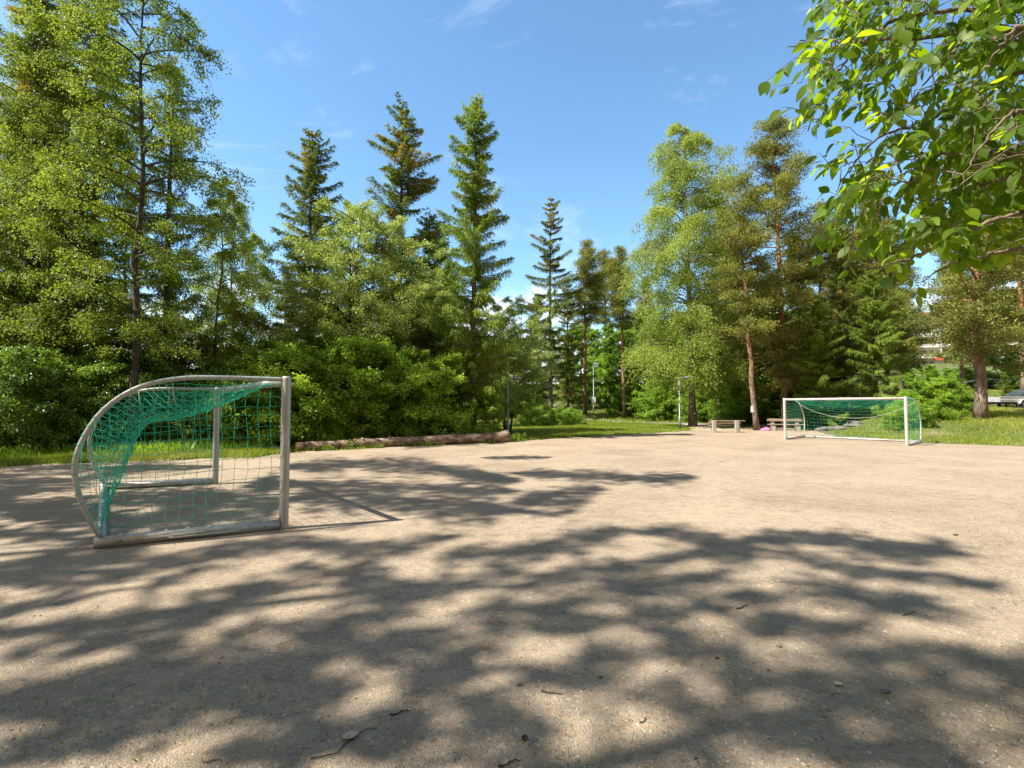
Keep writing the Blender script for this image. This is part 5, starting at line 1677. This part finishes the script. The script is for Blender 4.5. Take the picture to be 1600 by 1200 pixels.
for bi, b_ in enumerate(BR):
    W_ = [at(*q) for q in b_]
    z0 = min(4.6, max(2.0, W_[0][2] - .2))
    start = OR + np.array([-.02 * z0, 0, z0])
    W_ = [start, start * .5 + W_[0] * .5 + np.array([0, 0, .15])] + W_
    W_ = np.array(W_)
    t = np.linspace(0, len(W_) - 1, 8 * len(W_))
    C = np.stack([np.interp(t, np.arange(len(W_)), W_[:, k]) for k in range(3)], -1)
    for _ in range(5):
        C[1:-1] = (C[:-2] + C[2:] + 2 * C[1:-1]) / 4
    C[1:-1] += rng.normal(0, .006, C[1:-1].shape)
    tb.tube(C, np.linspace(.016, .0026, len(C)), 7)
    tw.append(C[16:])
    INNER.append(C[5:])
AL = np.vstack(tw)
pol = np.array([(1680, -60), (1330, -60), (1255, 5), (1212, 35), (1208, 70), (1232, 110), (1236, 175), (1275, 200), (1318, 175), (1330, 215), (1300, 250), (1305, 300), (1290, 340), (1302, 372), (1335, 385), (1300, 405), (1320, 415), (1375, 415),
                (1390, 440), (1420, 430), (1490, 405), (1560, 385), (1600, 360), (1680, 345)], float)
cand = rng.uniform([1200, -60], [1680, 480], (1250, 2))
cand = cand[inside(cand, pol)]
kept = 0
cand = cand[np.argsort(np.array([np.min(np.linalg.norm(AL - at(c_[0], c_[1], 2.75), axis=1)) for c_ in cand]) + rng.uniform(0, .25, len(cand)))]
for q in cand:
    pxx, pyy = q
    f_ = np.clip((pxx - 1200) / 330, 0, 1)
    if rng.random() > .30 + .70 * f_:
        continue
    if 1340 < pxx < 1450 and 292 < pyy < 345 and rng.random() < .75: continue
    if 1290 < pxx < 1335 and 205 < pyy < 250: continue
    if 1310 < pxx < 1352 and 20 < pyy < 60 and rng.random() < .6: continue
    kept += 1
    if kept > 560: break
    D = rng.uniform(2.35, 3.3) if pxx < 1500 else rng.uniform(2.3, 3.6)
    p = at(pxx, pyy, D)
    i = np.argmin(np.linalg.norm(AL - p, axis=1)); a0 = AL[i]
    if np.linalg.norm(a0 - p) > .42:
        kept -= 1
        continue
    mid_ = (a0 + p) / 2 + np.array([0, 0, .03]) + rng.normal(0, .015, 3)
    tipd = nz(p - a0) * .6 + np.array([-.45, -.05, -.45]) + rng.normal(0, .25, 3)
    tipd = tipd / np.linalg.norm(tipd)
    Lt = rng.uniform(.10, .20)
    Pt = [a0, mid_, p, p + tipd * Lt * .5 + np.array([0, 0, .005]), p + tipd * Lt]
    tb.tube(Pt, [.0032, .0026, .0022, .0018, .001], 4, False)
    AL = np.vstack([AL, p, mid_])
    ct = rng.normal(.5, .12)
    nl = rng.integers(4, 9)
    for j in range(nl):
        u_ = (j + rng.uniform(.2, .8)) / nl
        base = p * (1 - u_) + (p + tipd * Lt) * u_
        sd = np.cross(tipd, [0, 0, 1]); sd /= np.linalg.norm(sd) + 1e-6
        dd = tipd * rng.uniform(.3, .9) + sd * (1 if j % 2 else -1) * rng.uniform(.3, 1) + np.array([0, 0, -rng.uniform(.1, .8)])
        nr = np.array([-.35, -.25, .85]) + rng.normal(0, .45, 3)
        L_ = rng.uniform(.05, .105)
        pet = base + nz(dd) * .012
        add_leaf(pet, dd, nr, L_, ct + rng.normal(0, .16))
# the rest of the crown, over the boughs nearer the trunk and on the side away from the pitch
for k in range(16):
    az = rng.uniform(-1.9, .45); z0 = rng.uniform(2.2, 4.8); l_ = rng.uniform(1.1, 2.4)
    u_ = np.linspace(0, 1, 10)
    C = OR + np.array([-.05, 0, z0]) + np.stack([np.cos(az) * l_ * u_, np.sin(az) * l_ * u_, .35 * l_ * u_ - .3 * l_ * u_ ** 2], -1) + rng.normal(0, .012, (10, 3))
    C[0] = OR + np.array([-.05, 0, z0])
    tb.tube(C, np.linspace(.02, .004, 10), 6)
    INNER.append(C[2:])
for C in INNER:
    ln_ = np.linalg.norm(np.diff(C, axis=0), axis=1).sum()
    for q in range(int(ln_ * 17)):
        i = rng.integers(0, len(C))
        a0 = C[i]
        p = a0 + rng.normal(0, .16, 3) * np.array([1, 1, .8])
        v = p - np.array([0, 0, EYE])
        if v[1] > 0 and v[0] < v[1] * 1.06:
            continue
        tipd = nz(p - a0) * .7 + np.array([-.1, 0, -.45]) + rng.normal(0, .3, 3)
        tipd = tipd / np.linalg.norm(tipd); Lt = rng.uniform(.10, .2)
        tb.tube([a0, (a0 + p) / 2 + np.array([0, 0, .02]), p, p + tipd * Lt], [.003, .0025, .002, .001], 4, False)
        for j in range(rng.integers(4, 8)):
            base = p + tipd * Lt * rng.uniform(0, 1)
            sd = nz(np.cross(tipd, [0, 0, 1]) + 1e-6)
            add_leaf(base, tipd * rng.uniform(.3, .9) + sd * (1 if j % 2 else -1) * rng.uniform(.3, 1) + np.array([0, 0, -rng.uniform(.1, .8)]), np.array([-.35, -.25, .85]) + rng.normal(0, .45, 3), rng.uniform(.05, .095), rng.normal(.5, .2))
LVV = np.vstack(lv); nlf = len(lv)
LQ_ = (LTq[None] + np.arange(nlf)[:, None, None] * NLV).reshape(-1, 4)
LT_ = (LTt[None] + np.arange(nlf)[:, None, None] * NLV).reshape(-1, 3)
tb.tube([OR + np.array([0, 0, -.05]), OR + np.array([.0, 0, .6]), OR + np.array([-.04, .0, 2.0]), OR + np.array([-.08, 0, 3.4]), OR + np.array([-.1, 0, 4.9])], [.12, .095, .075, .05, .025], 12)
ch = thing('cherry_tree', 'bird cherry whose large bright leaves hang into the upper right corner', 'tree', tuple(OR))
tb.V = [v - OR for v in tb.V]
link('trunk', tb.mesh('cherry_trunk', M['twig'], True), ch)
link('crown', npmesh('cherry_leaves', LVV - OR, LQ_, LT_, np.concatenate(lt_), (M['cherry'],), True), ch)
print('LEAF FACES', NL[0], 'unique', sum(len(m.polygons) for m in bpy.data.meshes), 'cherry leaves', nlf)
